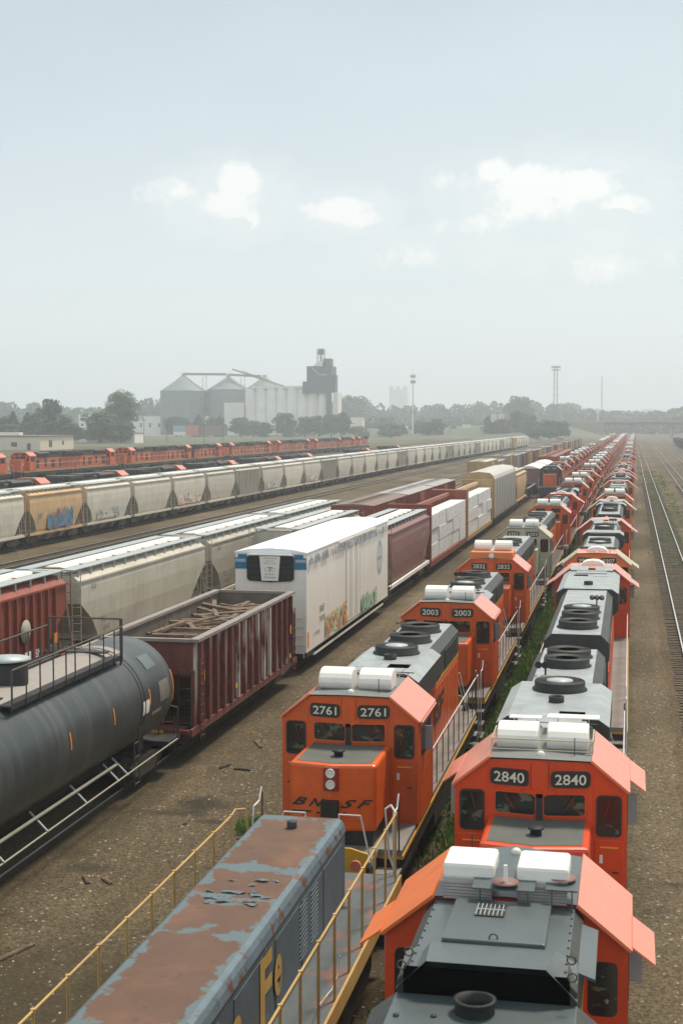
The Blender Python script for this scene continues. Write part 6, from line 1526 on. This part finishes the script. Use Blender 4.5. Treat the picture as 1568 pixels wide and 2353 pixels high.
# buildings
def bldg(name, lab, x0, x1, y0, y1, z1, m, roofm, wins=(), z0=2.0, over=.4, cat='building', parts=()):
    t = thing(name, lab, cat, (0, 0, z0)); MB().box(x0, x1, y0, y1, 0, z1).build('wall', m, t)
    MB().box(x0 - over, x1 + over, y0 - over, y1 + over, z1, z1 + .35).build('roof', roofm, t)
    for fx, u, z, w, h in wins:
        g = MB()
        if fx == 's': g.box(u, u + w, y0 - .06, y0 + .02, z, z + h)
        else: g.box(x1 - .02, x1 + .06, u, u + w, z, z + h)
        g.build('window', m_win, t)
    return t
bldg('metal_shed', 'long tan flat-roofed metal building at the left edge behind the locomotives', -240, -186, 430, 458, 4.4, m_bldg, m_roofd, [('s', -196, 1.2, 2, 1.4), ('s', -190.5, .1, 1.2, 2.2), ('s', -203, 1.0, 2, 2.2), ('e', 437, 1.0, 2.5, 2.2), ('e', 448, 1.6, 1.5, 1.4)])
o = thing('ventilation_unit', 'white ventilation unit on the tan building roof', 'ventilation unit', (-200, 440, 6.8)); g = MB(); g.box(-9, 3, -1.5, 1.5, 0, .9); g.build('casing', m_bwh, o, bevel=.05); g = MB(); g.box(-8, -6, -1.55, -1.5, .2, .7); g.build('louvre', m_win, o)
bldg('storage_trailer', 'long white box trailer building with a red-brown roof line', -237.5, -215, 600, 612, 4.2, m_bwh, m_redh, [('s', -232, .8, 1.2, 1.2)], over=.15)
bldg('office_block', 'pale low office block with rows of windows left of the tallest tree', -402, -372, 1000, 1030, 15, m_bwh, m_bwh, [('s', -400 + 4 * i, 3 + 4 * j, 2, 1.6) for i in range(7) for j in range(3)])
bldg('warehouse', 'long pale low warehouse in front of the grain bins', -372, -300, 1000, 1030, 14, m_bwh, m_bwh, [('s', -368 + 7 * i, 6, 1.6, 3) for i in range(9)])
bldg('low_building', 'low white building strip right of the silos', -214, -186, 950, 965, 8.6, m_bwh, m_redh, [('s', -210 + 5 * i, 5, 2.5, 1.4) for i in range(5)])
bldg('blue_roof_shed', 'small blue-roofed shed beside the silo end', -193, -184, 985, 990, 13, m_bwh, m_pgrey)
for i, (x0, x1, h) in enumerate(((-176, -168, 6.5), (-159, -152, 7), (-146.5, -138.5, 7.4), (-117, -112, 8.2))): bldg('roadside_building', 'pale roadside building behind the road, %s from the silos' % ORD[i], x0, x1, 1010, 1020, h, m_bwh, m_roofd)
bldg('brick_house', 'brown roadside building near the overpass end', -74, -66, 1060, 1070, 11, m_bldg, m_roofd)
for i, (x0, x1, h) in enumerate(((28, 54, 45), (66, 74, 30), (88, 92, 42), (108, 140, 48))): bldg('office_tower', 'very faint distant tower on the right horizon, %s from the overpass mast' % ORD[i], x0, x1, 3500, 3530, h, m_pgrey, m_pgrey, [('s', x0 + 1, 6 + 6 * j, x1 - x0 - 2, 2) for j in range(int(h / 7))], 0)
# billboards
def billboard(lab, x0, x1, y, z0, z1, faces):
    t = thing('billboard', lab, 'billboard', (0, 0, 0)); MB().box(x0, x1, y, y + .5, z0, z1).build('panel', m_roofd, t)
    for a, b_, c, d, m in faces: g = MB(); g.box(x0 + (x1 - x0) * a, x0 + (x1 - x0) * b_, y - .05, y - .0, z0 + (z1 - z0) * c, z0 + (z1 - z0) * d); g.build('poster', m, t)
    for x in (x0 + (x1 - x0) * .3, x0 + (x1 - x0) * .7): MB().tube((x, y + .8, 2), (x, y + .8, z1 - .5), .3, 6).build('post', m_steel, t)
billboard('billboard with a blue and white half and an orange half', -263, -247, 800, 3.7, 9.8, [(.02, .49, .03, .35, m_bwh), (.02, .49, .36, .95, m_pgrey), (.51, .98, .04, .96, m_g4)])
billboard('brown back of a billboard right of the orange one', -246.5, -230.5, 802, 3.7, 9.6, [])
billboard('small square tan billboard standing above the trees right of the light mast', -86.8, -77, 900, 11, 17.4, [(.05, .47, .06, .94, m_bldg), (.52, .95, .06, .94, m_bldg)])
for i, (x, y, h) in enumerate(((-217.6, 620, 11), (-232, 622, 9), (-205, 615, 9), (-183, 600, 9), (-330, 985, 14), (1.3, 1000, 11), (28.6, 1000, 11), (48, 1000, 12), (-116, 930, 16), (-203.5, 700, 12))):
    t = thing('utility_pole', 'thin utility pole, %s of the distant poles' % ORD[i], 'pole', (x, y, 2 if x < -60 else 0)); MB().tube((0, 0, 0), (0, 0, h), .16, 6, r2=.12).build('pole', m_bark, t); MB().box(-1.1, 1.1, -.08, .08, h - .9, h - .7).build('crossarm', m_bark, t)
# small things in the yard
o = make_boxcar('lone orange-brown boxcar end standing beyond the far end of the hopper train', 15, m_auto, m_autp, 5.1, 8); o.location = (-45.5, 560, 0)
bx = make_gondola('x', 15.5, m_dgr, m_dgr, 3.4); fg = join(bx, 'gondola'); remove(bx)
for i in range(32):
    o = fg.copy(); COL.objects.link(o); o.location = (23.4 + .0 * i, 250 + 16 * i, 0); tag(o, 'dark green-black gondola in the hazy string at the right edge', 'gondola', 'dark gondolas at the right edge')
bpy.data.objects.remove(fg)
o = make_boxcar('yellow boxcar standing beyond the end of the tan boxcar row', 15, m_auto, m_hop, 4.6, 8); o.location = (-30.5, 640, 0)
for i, x in enumerate((-8.1, -9.0, -7.9)):
    pass
# haze
def haze():
    g = MB(); g.box(-1260, 920, -60, 4600, -1.0, 92); m = bpy.data.materials.new('haze_air'); m.use_nodes = True; nt = m.node_tree; nt.nodes.clear()
    out = nt.nodes.new('ShaderNodeOutputMaterial'); v = nt.nodes.new('ShaderNodeVolumePrincipled'); v.inputs['Color'].default_value = (.89, .945, 1, 1); v.inputs['Density'].default_value = .00048; v.inputs['Anisotropy'].default_value = .3
    nt.links.new(v.outputs[0], out.inputs['Volume']); o = g.build('haze', m); o['kind'] = 'stuff'; tag(o, 'pale hazy air over the whole yard', 'haze')
haze()
